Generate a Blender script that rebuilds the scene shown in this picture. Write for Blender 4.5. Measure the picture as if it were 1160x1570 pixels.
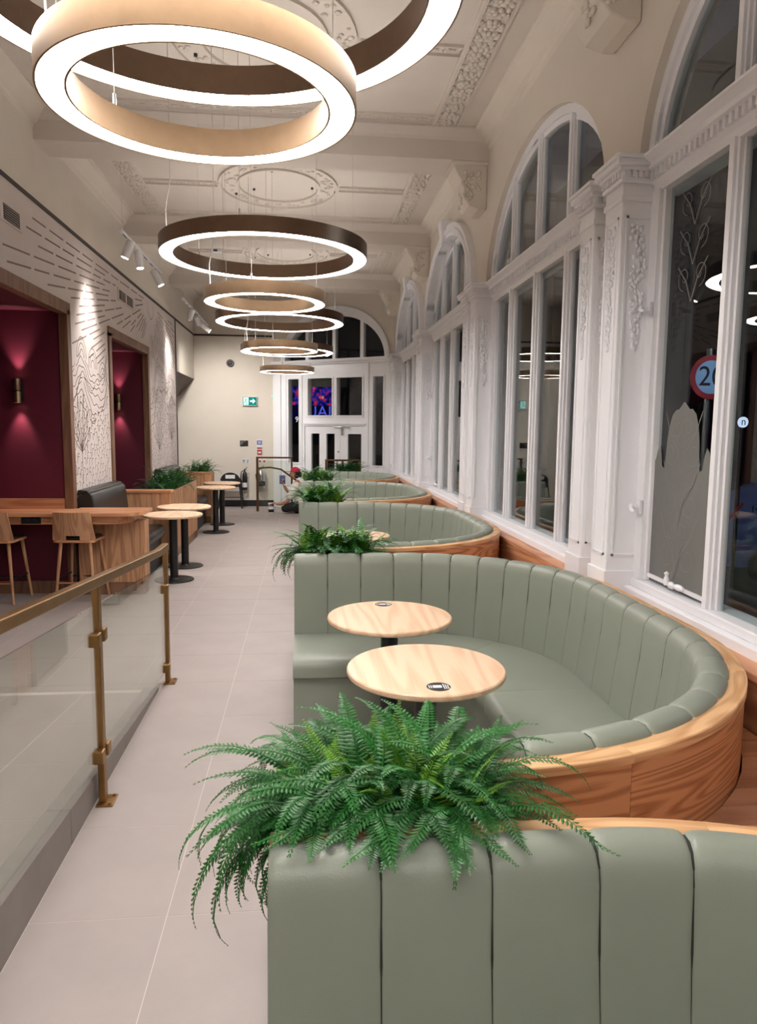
import bpy, bmesh, math, random
from mathutils import Vector, Matrix

for _o in list(bpy.data.objects):
    bpy.data.objects.remove(_o)
SC = bpy.context.scene
COL = SC.collection
random.seed(11)
PI = math.pi

# ------------------------------------------------------------------ camera
CAM_H = 1.72
F_PX, YAW, PITCH, ROLL = 1106.9, math.radians(5.82), math.radians(6.53), math.radians(0.57)
fw = Vector((math.sin(YAW) * math.cos(PITCH), math.cos(YAW) * math.cos(PITCH), -math.sin(PITCH)))
rt = Vector((math.cos(YAW), -math.sin(YAW), 0))
up = rt.cross(fw)
rt, up = rt * math.cos(ROLL) + up * math.sin(ROLL), up * math.cos(ROLL) - rt * math.sin(ROLL)
cam_data = bpy.data.cameras.new('camera')
cam_data.sensor_fit = 'VERTICAL'
cam_data.sensor_height = 24.0
cam_data.lens = F_PX / 1570.0 * 24.0
cam_data.clip_start = 0.02
cam = bpy.data.objects.new('camera', cam_data)
COL.objects.link(cam)
cam.matrix_world = Matrix(((rt.x, up.x, -fw.x, 0), (rt.y, up.y, -fw.y, 0), (rt.z, up.z, -fw.z, CAM_H), (0, 0, 0, 1)))
SC.camera = cam

# ------------------------------------------------------------------ world, exposure
SC.view_settings.view_transform = 'Standard'
SC.view_settings.look = 'None'
SC.view_settings.gamma = 1.0
SC.view_settings.use_curve_mapping = False
SC.view_settings.exposure = 0.48
SC.cycles.use_denoising = True
SC.cycles.max_bounces = 4
SC.cycles.use_light_tree = False
SC.cycles.adaptive_threshold = 0.015
SC.cycles.diffuse_bounces = 3
SC.cycles.glossy_bounces = 3
SC.cycles.caustics_reflective = False
SC.cycles.caustics_refractive = False
SC.cycles.transparent_max_bounces = 16
SC.cycles.sample_clamp_indirect = 6.0
world = bpy.data.worlds.new('night')
SC.world = world
world.use_nodes = True
world.node_tree.nodes['Background'].inputs[0].default_value = (0.012, 0.014, 0.022, 1)
world.node_tree.nodes['Background'].inputs[1].default_value = 1.0
RING_POWER = 30.0        # radiance of the ring diffusers
SPOT_POWER = 90.0        # watts of one track spot
SCONCE_POWER = 13.0
STREET_POWER = 90.0

# ------------------------------------------------------------------ materials
def lin(c):
    return tuple(((v / 255) / 12.92 if v / 255 <= 0.04045 else ((v / 255 + 0.055) / 1.055) ** 2.4) for v in c) + (1,)

class NT:
    def __init__(self, name):
        self.m = bpy.data.materials.new(name)
        self.m.use_nodes = True
        self.t = self.m.node_tree
        self.b = self.t.nodes['Principled BSDF']
        self.out = self.t.nodes['Material Output']
    def n(self, typ, **kw):
        nd = self.t.nodes.new(typ)
        for k, v in kw.items():
            if k.startswith('i_'):
                nd.inputs[k[2:].replace('_', ' ')].default_value = v
            else:
                setattr(nd, k, v)
        return nd
    def l(self, a, b):
        self.t.links.new(a, b)
    def set(self, **kw):
        for k, v in kw.items():
            self.b.inputs[k.replace('_', ' ')].default_value = v
        return self

def plain(name, rgb, rough=0.5, metal=0.0, var=0.06, scale=6.0, bump=0.0, bscale=60.0, spec=0.5, coat=0.0):
    """one colour with a little noise in it, and optional fine relief"""
    t = NT(name)
    t.set(Roughness=rough, Metallic=metal)
    t.b.inputs['Specular IOR Level'].default_value = spec
    t.b.inputs['Coat Weight'].default_value = coat
    tc = t.n('ShaderNodeTexCoord')
    nz = t.n('ShaderNodeTexNoise', i_Scale=scale, i_Detail=5.0, i_Roughness=0.6)
    t.l(tc.outputs['Object'], nz.inputs['Vector'])
    rp = t.n('ShaderNodeValToRGB')
    c = lin(rgb)
    rp.color_ramp.elements[0].position = 0.3
    rp.color_ramp.elements[1].position = 0.7
    rp.color_ramp.elements[0].color = tuple(max(0, x * (1 - var)) for x in c[:3]) + (1,)
    rp.color_ramp.elements[1].color = tuple(min(1, x * (1 + var)) for x in c[:3]) + (1,)
    t.l(nz.outputs['Fac'], rp.inputs['Fac'])
    t.l(rp.outputs['Color'], t.b.inputs['Base Color'])
    if bump > 0:
        n2 = t.n('ShaderNodeTexNoise', i_Scale=bscale, i_Detail=3.0)
        t.l(tc.outputs['Object'], n2.inputs['Vector'])
        bp = t.n('ShaderNodeBump', i_Strength=bump, i_Distance=0.01)
        t.l(n2.outputs['Fac'], bp.inputs['Height'])
        t.l(bp.outputs['Normal'], t.b.inputs['Normal'])
    return t.m

def oak(name, light, dark, axis='X', uv=False, rough=0.42, rings=9.0, across=4.5, along=0.55):
    """oak: contour lines of a stretched noise give cathedral grain, fine pores on top"""
    t = NT(name)
    t.set(Roughness=rough)
    tc = t.n('ShaderNodeTexCoord')
    mp = t.n('ShaderNodeMapping')
    t.l(tc.outputs['UV' if uv else 'Object'], mp.inputs['Vector'])
    sc = {'X': (along, across, across), 'Y': (across, along, across), 'Z': (across, across, along)}[axis]
    mp.inputs['Scale'].default_value = sc
    info = t.n('ShaderNodeObjectInfo')
    mul = t.n('ShaderNodeMath', operation='MULTIPLY')
    mul.inputs[1].default_value = 37.0
    t.l(info.outputs['Random'], mul.inputs[0])
    cmb = t.n('ShaderNodeCombineXYZ')
    for i in range(3):
        t.l(mul.outputs[0], cmb.inputs[i])
    t.l(cmb.outputs[0], mp.inputs['Location'])
    nz = t.n('ShaderNodeTexNoise', i_Scale=1.0, i_Detail=1.5, i_Roughness=0.45)
    t.l(mp.outputs[0], nz.inputs['Vector'])
    m2 = t.n('ShaderNodeMath', operation='MULTIPLY')
    m2.inputs[1].default_value = rings * 6.283
    t.l(nz.outputs['Fac'], m2.inputs[0])
    sn = t.n('ShaderNodeMath', operation='SINE')
    t.l(m2.outputs[0], sn.inputs[0])
    mr = t.n('ShaderNodeMapRange')
    mr.inputs['From Min'].default_value = -1
    mr.inputs['From Max'].default_value = 1
    t.l(sn.outputs[0], mr.inputs['Value'])
    mp2 = t.n('ShaderNodeMapping')
    t.l(tc.outputs['UV' if uv else 'Object'], mp2.inputs['Vector'])
    k = 22
    mp2.inputs['Scale'].default_value = {'X': (along * 5, across * k, across * k), 'Y': (across * k, along * 5, across * k), 'Z': (across * k, across * k, along * 5)}[axis]
    n2 = t.n('ShaderNodeTexNoise', i_Scale=1.0, i_Detail=3.0)
    t.l(mp2.outputs[0], n2.inputs['Vector'])
    ad = t.n('ShaderNodeMath', operation='MULTIPLY_ADD')
    ad.inputs[1].default_value = 0.55
    t.l(mr.outputs[0], ad.inputs[0])
    m3 = t.n('ShaderNodeMath', operation='MULTIPLY')
    m3.inputs[1].default_value = 0.6
    t.l(n2.outputs['Fac'], m3.inputs[0])
    t.l(m3.outputs[0], ad.inputs[2])
    rp = t.n('ShaderNodeValToRGB')
    rp.color_ramp.elements[0].position = 0.12
    rp.color_ramp.elements[1].position = 0.72
    rp.color_ramp.elements[0].color = lin(dark)
    rp.color_ramp.elements[1].color = lin(light)
    t.l(ad.outputs[0], rp.inputs['Fac'])
    hs = t.n('ShaderNodeHueSaturation')
    mv = t.n('ShaderNodeMapRange')
    mv.inputs['To Min'].default_value = 0.88
    mv.inputs['To Max'].default_value = 1.1
    t.l(info.outputs['Random'], mv.inputs['Value'])
    t.l(mv.outputs[0], hs.inputs['Value'])
    t.l(rp.outputs['Color'], hs.inputs['Color'])
    t.l(hs.outputs['Color'], t.b.inputs['Base Color'])
    bp = t.n('ShaderNodeBump', i_Strength=0.06, i_Distance=0.004)
    t.l(ad.outputs[0], bp.inputs['Height'])
    t.l(bp.outputs['Normal'], t.b.inputs['Normal'])
    return t.m

def emit(name, rgb, strength):
    t = NT(name)
    e = t.n('ShaderNodeEmission')
    e.inputs[0].default_value = lin(rgb)
    e.inputs[1].default_value = strength
    t.l(e.outputs[0], t.out.inputs['Surface'])
    return t.m

def glass(name, tint=(0.86, 0.9, 0.9), ior=1.5, gain=1.0, rough=0.0):
    """a thin pane: tinted see-through plus mirror reflection by Fresnel"""
    t = NT(name)
    tr = t.n('ShaderNodeBsdfTransparent')
    tr.inputs[0].default_value = tint + (1,)
    gl = t.n('ShaderNodeBsdfGlossy')
    gl.inputs['Roughness'].default_value = rough
    gl.inputs['Color'].default_value = (1, 1, 1, 1)
    f0 = ((ior - 1) / (ior + 1)) ** 2
    lw = t.n('ShaderNodeLayerWeight', i_Blend=0.5)
    pw = t.n('ShaderNodeMath', operation='POWER')
    pw.inputs[1].default_value = 5.0
    t.l(lw.outputs['Facing'], pw.inputs[0])
    mu = t.n('ShaderNodeMath', operation='MULTIPLY_ADD')
    mu.use_clamp = True
    mu.inputs[1].default_value = (1 - f0) * gain
    mu.inputs[2].default_value = f0 * gain
    t.l(pw.outputs[0], mu.inputs[0])
    mx = t.n('ShaderNodeMixShader')
    t.l(mu.outputs[0], mx.inputs[0])
    t.l(tr.outputs[0], mx.inputs[1])
    t.l(gl.outputs[0], mx.inputs[2])
    t.l(mx.outputs[0], t.out.inputs['Surface'])
    return t.m

M = {}
M['tile'] = plain('floor_tile_stone', (164, 153, 148), 0.55, var=0.05, scale=3.0, bump=0.03, bscale=200)
M['grout'] = plain('pale_grout', (200, 190, 184), 0.8, var=0.03)
M['kerb'] = plain('grey_stone_kerb', (150, 142, 138), 0.6, var=0.08, scale=5)
M['cream'] = plain('cream_plaster', (222, 213, 201), 0.75, var=0.03, scale=2.0, bump=0.02, bscale=40)
M['ceil'] = plain('cream_ceiling_plaster', (212, 203, 193), 0.8, var=0.03, scale=2.0)
M['white'] = plain('white_gloss_paint', (245, 245, 249), 0.35, var=0.02, scale=3.0, bump=0.02, bscale=50)
M['mural'] = plain('off_white_wallcovering', (219, 207, 203), 0.6, var=0.03, scale=3.0)
M['mural_line'] = plain('taupe_print', (138, 122, 115), 0.7, var=0.05)
M['dark_trim'] = plain('dark_bronze_trim', (48, 36, 34), 0.5, var=0.08)
M['burgundy'] = plain('burgundy_panel', (92, 20, 42), 0.55, var=0.08, scale=4.0)
M['soffit'] = plain('dark_brown_soffit', (92, 76, 68), 0.7)
M['leather'] = plain('sage_leather', (140, 146, 133), 0.40, var=0.04, scale=4.0, bump=0.08, bscale=260, spec=0.45)
M['black_leather'] = plain('black_leather', (38, 35, 34), 0.36, var=0.12, bump=0.08, bscale=220)
M['seam'] = plain('dark_seam', (44, 46, 40), 0.8)
M['oak_shell'] = oak('oak_veneer_shell', (212, 154, 108), (146, 86, 48), 'X', uv=True, rings=17, across=8.5, along=0.75)
M['oak_rim'] = oak('oak_edge_light', (230, 186, 138), (190, 136, 88), 'X', uv=True, rings=9, across=9.0, along=1.2)
M['oak_y'] = oak('oak_plank_lengthwise', (208, 150, 110), (166, 106, 72), 'Y')
M['oak_x'] = oak('oak_plank_crosswise', (206, 148, 108), (168, 108, 74), 'X')
M['oak_z'] = oak('oak_plank_upright', (198, 150, 112), (160, 110, 78), 'Z', across=7.0)
M['oak_table'] = oak('oak_table_top', (236, 203, 172), (216, 174, 138), 'Y', rings=9, across=5.0, along=0.5)
M['oak_frame'] = oak('walnut_brown_frame', (134, 98, 76), (108, 76, 58), 'Z')
M['bronze'] = plain('dark_bronze_metal', (128, 104, 86), 0.36, metal=0.85, var=0.06, scale=20)
M['gold'] = plain('brushed_gold_metal', (142, 117, 92), 0.40, metal=1.0, var=0.06, scale=20)
M['brass'] = plain('aged_brass_metal', (150, 116, 74), 0.38, metal=1.0, var=0.1, scale=12)
M['brass_dark'] = plain('dark_antique_brass', (96, 72, 50), 0.42, metal=0.9, var=0.1, scale=12)
M['black'] = plain('black_powder_coat', (26, 26, 27), 0.45, var=0.1)
M['steel'] = plain('brushed_steel', (190, 190, 190), 0.3, metal=1.0)
M['wire'] = plain('pale_suspension_wire', (200, 194, 186), 0.5)
M['plastic_white'] = plain('white_plastic', (226, 226, 228), 0.4, var=0.02)
M['soil'] = plain('dark_soil', (40, 30, 24), 0.95, var=0.3, scale=40, bump=0.5, bscale=50)
M['ring_light'] = emit('ring_diffuser_light', (255, 250, 246), RING_POWER)
M['ring_fill'] = emit('ring_ceiling_fill', (255, 247, 240), RING_POWER * 0.34)  # added glow to brighten the ceiling
M['lens'] = emit('spot_lens_light', (255, 246, 232), 30.0)
M['sconce_lens'] = emit('sconce_lens_light', (255, 214, 190), 6.0)
M['exit_green'] = emit('exit_sign_green', (20, 132, 118), 0.9)
M['exit_white'] = emit('exit_sign_white', (200, 255, 244), 1.3)
M['led'] = emit('green_led', (60, 255, 200), 2.0)
M['pane'] = glass('window_pane_glass', (0.84, 0.88, 0.88), 1.52, 0.8)
M['rail_glass'] = glass('balustrade_glass', (0.90, 0.925, 0.90), 1.45, 0.8)
M['asphalt'] = plain('dark_asphalt', (40, 42, 46), 0.7, var=0.2, scale=8)
M['paper_white'] = plain('white_paper', (232, 232, 236), 0.6, var=0.01)
M['sign_blue'] = plain('notice_blue', (52, 84, 160), 0.5)
M['sign_red'] = plain('notice_red', (176, 40, 48), 0.5)
M['skin'] = plain('skin', (176, 124, 98), 0.55, var=0.04)
M['hair'] = plain('black_hair', (24, 20, 20), 0.5)
M['shirt'] = plain('white_cotton', (224, 216, 208), 0.8, var=0.03)
M['trousers'] = plain('black_cotton', (26, 25, 28), 0.8)
M['cap_red'] = plain('red_cap_cloth', (176, 30, 52), 0.75, var=0.15, scale=30)

def leaf_mat(name, rgb, rough=0.45):
    t = NT(name)
    t.set(Roughness=rough)
    info = t.n('ShaderNodeObjectInfo')
    hs = t.n('ShaderNodeHueSaturation')
    hs.inputs['Color'].default_value = lin(rgb)
    mv = t.n('ShaderNodeMapRange')
    mv.inputs['To Min'].default_value = 0.65
    mv.inputs['To Max'].default_value = 1.3
    t.l(info.outputs['Random'], mv.inputs['Value'])
    t.l(mv.outputs[0], hs.inputs['Value'])
    t.l(hs.outputs['Color'], t.b.inputs['Base Color'])
    return t.m
M['fern'] = leaf_mat('fern_leaf_green', (26, 98, 28))
M['fern_young'] = leaf_mat('fern_leaf_young', (98, 150, 36))
M['fern_dark'] = leaf_mat('fern_leaf_dark', (34, 88, 34))

t = NT('etched_frosted_glass')
t.set(Roughness=0.55)
tr = t.n('ShaderNodeBsdfTransparent'); tr.inputs[0].default_value = (0.72, 0.72, 0.72, 1)
t.set(Base_Color=lin((150, 150, 146)))
mx = t.n('ShaderNodeMixShader'); mx.inputs[0].default_value = 0.55
t.l(tr.outputs[0], mx.inputs[1]); t.l(t.b.outputs[0], mx.inputs[2]); t.l(mx.outputs[0], t.out.inputs['Surface'])
M['frost'] = t.m
M['etch'] = plain('etched_line', (128, 124, 122), 0.7)

# ------------------------------------------------------------------ mesh building
class MB:
    """collects faces; every builder method works in world metres"""
    def __init__(s):
        s.v, s.f, s.uv = [], [], []
    def add(s, vs, fs, uvs=None):
        b = len(s.v)
        s.v += [tuple(p) for p in vs]
        s.f += [tuple(i + b for i in q) for q in fs]
        s.uv += list(uvs) if uvs else [(p[0], p[2]) for p in vs]
        return s
    def hexa(s, p):
        return s.add(p, [(0, 3, 2, 1), (4, 5, 6, 7), (0, 1, 5, 4), (1, 2, 6, 5), (2, 3, 7, 6), (3, 0, 4, 7)])
    def box(s, x0, x1, y0, y1, z0, z1):
        return s.hexa([(x0, y0, z0), (x1, y0, z0), (x1, y1, z0), (x0, y1, z0), (x0, y0, z1), (x1, y0, z1), (x1, y1, z1), (x0, y1, z1)])
    def prism(s, poly, a, b, axis='Z'):
        def P(u, w, h):
            return {'Z': (u, w, h), 'X': (h, u, w), 'Y': (u, h, w)}[axis]
        n = len(poly)
        vs = [P(u, w, a) for u, w in poly] + [P(u, w, b) for u, w in poly]
        fs = [tuple(range(n))[::-1], tuple(range(n, 2 * n))] + [(i, (i + 1) % n, n + (i + 1) % n, n + i) for i in range(n)]
        return s.add(vs, fs)
    def tube(s, pts, r, n=8, cap=True):
        pts = [Vector(p) for p in pts]
        rs = r if isinstance(r, (list, tuple)) else [r] * len(pts)
        vs, fs, pu = [], [], None
        for i, p in enumerate(pts):
            d = (pts[min(i + 1, len(pts) - 1)] - pts[max(i - 1, 0)])
            d = d.normalized() if d.length > 1e-9 else Vector((0, 0, 1))
            if pu is None:
                pu = Vector((0, 0, 1)) if abs(d.z) < 0.9 else Vector((1, 0, 0))
            u = (pu - d * pu.dot(d)).normalized()
            pu = u
            w = d.cross(u)
            for k in range(n):
                a = 2 * PI * k / n
                vs.append(p + (u * math.cos(a) + w * math.sin(a)) * rs[i])
        for i in range(len(pts) - 1):
            for k in range(n):
                fs.append((i * n + k, i * n + (k + 1) % n, (i + 1) * n + (k + 1) % n, (i + 1) * n + k))
        if cap:
            fs.append(tuple(range(n))[::-1])
            fs.append(tuple(range((len(pts) - 1) * n, len(pts) * n)))
        return s.add(vs, fs)
    def bar(s, pts, w, h):
        """square bar along pts: w across (horizontal), h upright"""
        pts = [Vector(p) for p in pts]
        vs, fs = [], []
        for i, p in enumerate(pts):
            d = (pts[min(i + 1, len(pts) - 1)] - pts[max(i - 1, 0)]).normalized()
            side = d.cross(Vector((0, 0, 1)))
            side = side.normalized() if side.length > 1e-6 else Vector((1, 0, 0))
            u = side.cross(d)
            for a, b in ((-1, -1), (1, -1), (1, 1), (-1, 1)):
                vs.append(p + side * a * w / 2 + u * b * h / 2)
        for i in range(len(pts) - 1):
            for k in range(4):
                fs.append((i * 4 + k, i * 4 + (k + 1) % 4, i * 4 + 4 + (k + 1) % 4, i * 4 + 4 + k))
        fs += [(3, 2, 1, 0), tuple(len(vs) - 4 + k for k in range(4))]
        return s.add(vs, fs)
    def lathe(s, prof, n=24, c=(0, 0, 0), axis='Z'):
        vs, fs = [], []
        for r, h in prof:
            for k in range(n):
                a = 2 * PI * k / n
                x, y = r * math.cos(a), r * math.sin(a)
                q = {'Z': (x, y, h), 'Y': (x, h, y), 'X': (h, x, y)}[axis]
                vs.append((q[0] + c[0], q[1] + c[1], q[2] + c[2]))
        for i in range(len(prof) - 1):
            for k in range(n):
                fs.append((i * n + k, i * n + (k + 1) % n, (i + 1) * n + (k + 1) % n, (i + 1) * n + k))
        if prof[0][0] > 1e-6 and prof[0] != prof[-1]:
            fs.append(tuple(range(n))[::-1])
        if prof[-1][0] > 1e-6 and prof[0] != prof[-1]:
            fs.append(tuple(range((len(prof) - 1) * n, len(prof) * n)))
        return s.add(vs, fs)
    def ell(s, c, r, n=8, m=5, rot=None):
        vs, fs = [], []
        R = rot or Matrix.Identity(3)
        C = Vector(c)
        for j in range(m + 1):
            th = PI * j / m
            for k in range(n):
                a = 2 * PI * k / n
                vs.append(C + R @ Vector((r[0] * math.sin(th) * math.cos(a), r[1] * math.sin(th) * math.sin(a), r[2] * math.cos(th))))
        for j in range(m):
            for k in range(n):
                fs.append((j * n + k, j * n + (k + 1) % n, (j + 1) * n + (k + 1) % n, (j + 1) * n + k))
        return s.add(vs, fs)
    def grid(s, P, nu, nv, wrapu=False, uvf=None):
        """P(i, j) -> point; quads over the grid"""
        vs = [P(i, j) for i in range(nu) for j in range(nv)]
        uvs = [uvf(i, j) for i in range(nu) for j in range(nv)] if uvf else None
        fs = []
        for i in range(nu if wrapu else nu - 1):
            for j in range(nv - 1):
                a = i * nv + j
                b = ((i + 1) % nu) * nv + j
                fs.append((a, b, b + 1, a + 1))
        return s.add(vs, fs, uvs)
    def ribbon(s, pts, w, X, nx=1):
        """flat printed line on a wall at x = X; pts are (y, z)"""
        vs, fs = [], []
        for i, (y, z) in enumerate(pts):
            a, b = pts[max(i - 1, 0)], pts[min(i + 1, len(pts) - 1)]
            dy, dz = b[0] - a[0], b[1] - a[1]
            L = math.hypot(dy, dz) or 1
            ny, nz = -dz / L * w / 2, dy / L * w / 2
            vs += [(X, y + ny, z + nz), (X, y - ny, z - nz)]
        for i in range(len(pts) - 1):
            fs.append((2 * i, 2 * i + 1, 2 * i + 3, 2 * i + 2))
        return s.add(vs, fs)

WM = {}
def fresh(name):
    return name
def build(mb, name, mat, parent=None, smooth=False, bevel=0.0, label=None, kind=None, cat=None, group=None, angle=40, seg=2):
    me = bpy.data.meshes.new(name)
    inv = WM[parent.name].inverted() if parent is not None else Matrix.Identity(4)
    me.from_pydata([tuple(inv @ Vector(p)) for p in mb.v], [], mb.f)
    me.validate(verbose=False)
    if len(mb.uv) == len(mb.v):
        ul = me.uv_layers.new(name='UVMap')
        for lp in me.loops:
            ul.data[lp.index].uv = mb.uv[lp.vertex_index]
    bm = bmesh.new()
    bm.from_mesh(me)
    bmesh.ops.remove_doubles(bm, verts=bm.verts, dist=1e-6)
    bmesh.ops.recalc_face_normals(bm, faces=bm.faces)
    bm.to_mesh(me)
    bm.free()
    for m in (mat if isinstance(mat, (list, tuple)) else [mat]):
        me.materials.append(M[m] if isinstance(m, str) else m)
    if smooth:
        me.polygons.foreach_set('use_smooth', [True] * len(me.polygons))
        if angle:
            me.set_sharp_from_angle(angle=math.radians(angle))
    o = bpy.data.objects.new(name, me)
    COL.objects.link(o)
    if parent is not None:
        o.parent = parent
        WM[o.name] = WM[parent.name].copy()
    else:
        WM[o.name] = Matrix.Identity(4)
    if bevel > 0:
        b = o.modifiers.new('soft_edge', 'BEVEL')
        b.width = bevel
        b.segments = seg
        b.limit_method = 'ANGLE'
        b.angle_limit = math.radians(35)
    tag(o, label, cat, group, kind)
    return o
def tag(o, label=None, cat=None, group=None, kind=None):
    for k, v in (('label', label), ('category', cat), ('group', group), ('kind', kind)):
        if v:
            o[k] = v
    return o
def thing(name, label, cat, loc=(0, 0, 0), rotz=0.0, group=None, kind=None):
    o = bpy.data.objects.new(name, None)
    o.empty_display_size = 0.1
    COL.objects.link(o)
    o.location = loc
    o.rotation_euler = (0, 0, rotz)
    WM[o.name] = Matrix.Translation(Vector(loc)) @ Matrix.Rotation(rotz, 4, 'Z')
    return tag(o, label, cat, group, kind)
def struct(name, label=None, loc=(0, 0, 0), rotz=0.0):
    return thing(name, label, None, loc, rotz, None, 'structure')
def copy_tree(o, parent=None):
    c = o.copy()
    COL.objects.link(c)
    c.parent = parent
    for ch in list(o.children):
        copy_tree(ch, c)
    return c
def dup(root, loc, rotz=None, label=None):
    c = copy_tree(root)
    c.location = loc
    if rotz is not None:
        c.rotation_euler = (0, 0, rotz)
    if label:
        c['label'] = label
    return c
def shared(src, name, parent, loc, rot=(0, 0, 0), scale=(1, 1, 1), mat=None):
    """another object on the same mesh data, placed in the parent's own frame"""
    o = bpy.data.objects.new(name, src)
    COL.objects.link(o)
    o.parent = parent
    o.location = loc
    o.rotation_euler = rot
    o.scale = scale
    return o
def lettering(text, name, mat, parent, size, loc, rot, depth=0.001):
    """flat raised lettering, turned into a plain mesh"""
    cu = bpy.data.curves.new(name, 'FONT')
    cu.body = text
    cu.size = size
    cu.align_x = 'CENTER'
    cu.align_y = 'CENTER'
    cu.extrude = depth
    tmp = bpy.data.objects.new(name + '_outline', cu)
    COL.objects.link(tmp)
    dg = bpy.context.evaluated_depsgraph_get()
    me = bpy.data.meshes.new_from_object(tmp.evaluated_get(dg))
    bpy.data.objects.remove(tmp)
    me.materials.clear()
    me.materials.append(M[mat])
    o = bpy.data.objects.new(name, me)
    COL.objects.link(o)
    o.parent = parent
    o.matrix_local = WM[parent.name].inverted() @ (Matrix.Translation(Vector(loc)) @ rot.to_4x4())
    return o
def spot(name, loc, target, power, size=50, blend=0.5, color=(1, 0.93, 0.84), r=0.03, parent=None):
    ld = bpy.data.lights.new(name, 'SPOT')
    ld.energy = power
    ld.spot_size = math.radians(size)
    ld.spot_blend = blend
    ld.color = color
    ld.shadow_soft_size = r
    o = bpy.data.objects.new(name, ld)
    COL.objects.link(o)
    d = Vector(target) - Vector(loc)
    mw = Matrix.Translation(Vector(loc)) @ d.to_track_quat('-Z', 'Y').to_matrix().to_4x4()
    if parent is not None:
        o.parent = parent
        o.matrix_local = WM[parent.name].inverted() @ mw
    else:
        o.matrix_world = mw
    return o

# ================================================================== THE SETTING
XL, XW, ZC = -2.38, 1.72, 4.5
YB = 16.13                       # end wall
Y0 = -4.5                        # wall behind the camera
BAYS = [-0.82, 2.38, 5.58, 8.78, 11.98]
PIERS = [-2.42, 0.78, 3.98, 7.18, 10.38, 13.58]
Z_SILL, Z_TR = 0.90, 3.09
ARCH_A, ARCH_B = 1.38, 0.91

# ---- floor with its tiles
fl = struct('floor', 'pale stone tiled floor of the aisle')
g = MB()
g.box(-4.2, 1.95, Y0, 13.7, -0.12, -0.0007)
g.box(-4.2, -0.12, 13.7, 16.4, -0.12, -0.0007)
build(g, 'grout_bed', 'grout', fl)
g = MB()
g.box(-0.12, 0.25, 13.7, 16.4, -0.5, -0.16)
g.box(0.25, 2.2, 13.7, 16.4, -0.5, -0.32)
build(g, 'lobby_step', 'tile', fl)
_tiles = {}
def tile(x0, x1, y0, y1, j=0.0015):
    if x1 - x0 < 0.03 or y1 - y0 < 0.03:
        return
    key = (round(x1 - x0, 3), round(y1 - y0, 3))
    if key not in _tiles:
        hx, hy = key[0] / 2 - j, key[1] / 2 - j
        o = build(MB().box(-hx, hx, -hy, hy, -0.01, 0), 'tile', 'tile', fl)
        o.location = ((x0 + x1) / 2, (y0 + y1) / 2, 0)
        _tiles[key] = o.data
    else:
        shared(_tiles[key], 'tile', fl, ((x0 + x1) / 2, (y0 + y1) / 2, 0))
XJ = [0.14, -0.49, -1.12, -1.75, -2.38, -3.01, -3.60]
for j in range(-4, 23):
    y0, y1 = 2.44 + 0.6 * j, 2.44 + 0.6 * (j + 1)
    for k in range(6):
        x1, x0 = XJ[k], XJ[k + 1]
        if k >= 4 and not (5.4 < y0 < 7.4 or y0 > 13.7):
            continue
        a0, a1, b0, b1 = x0, x1, y0, min(y1, YB - 0.005)
        if b0 >= 13.6:
            a1 = min(a1, -0.13)
        if b0 < 4.6 and a0 < -0.96:
            if b1 <= 4.68 or b0 < 4.6:
                a0 = max(a0, -0.961)
        if k >= 4 and b0 < 7.7:
            b0, b1 = max(b0, 5.62), min(b1, 7.66)
        tile(a0, a1, b0, b1)
for x1, x0 in ((-0.961, -1.12), (-1.12, -1.75), (-1.75, -2.38)):
    tile(x0, x1, 4.725, 4.84)

# ---- ramp on the far side of the balustrade, climbing towards the viewer
rampz = lambda y: 0.079 * (4.68 - y)
rp = struct('floor_ramp', 'stone tiled ramp behind the glass balustrade')
def slab(x0, x1, y0, y1, dz0, dz1):
    return MB().hexa([(x0, y0, rampz(y0) + dz0), (x1, y0, rampz(y0) + dz0), (x1, y1, rampz(y1) + dz0), (x0, y1, rampz(y1) + dz0),
                      (x0, y0, rampz(y0) + dz1), (x1, y0, rampz(y0) + dz1), (x1, y1, rampz(y1) + dz1), (x0, y1, rampz(y1) + dz1)])
g = MB().prism([(Y0, -0.1), (4.68, -0.1), (4.68, -0.001), (Y0, rampz(Y0) - 0.001)], -2.37, -1.06, 'X')
build(g, 'ramp_bed', 'grout', rp)
yy = 4.68
while yy > 0.3:
    for x1, x0 in ((-1.062, -1.43), (-1.43, -1.90), (-1.90, -2.37)):
        build(slab(x0 + .003, x1 - .003, yy - 0.597, yy - .003, -0.01, 0), 'tile', 'tile', rp)
    yy -= 0.6
yy = 4.72
while yy > 0.0:
    g = MB()
    y1, y0 = yy - 0.001, yy - 0.899
    za, zb = max(rampz(y0), 0.0) + 0.016, max(rampz(y1), 0) + 0.016
    g.hexa([(-1.06, y0, -0.05), (-0.962, y0, -0.05), (-0.962, y1, -0.05), (-1.06, y1, -0.05),
            (-1.06, y0, za), (-0.962, y0, za), (-0.962, y1, zb), (-1.06, y1, zb)])
    build(g, 'kerb_stone', 'kerb', rp, bevel=0.004)
    yy -= 0.9

# ---- ceiling slab, walls behind and the short closures
build(MB().box(-4.2, 2.1, Y0 - .1, 17.0, ZC, ZC + 0.12), 'ceiling', 'ceil', kind='structure', label='cream plaster ceiling')
build(MB().box(-4.2, 2.1, Y0 - .15, Y0, -0.1, ZC), 'wall_back', 'cream', kind='structure', label='cream wall behind the viewer')

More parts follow.
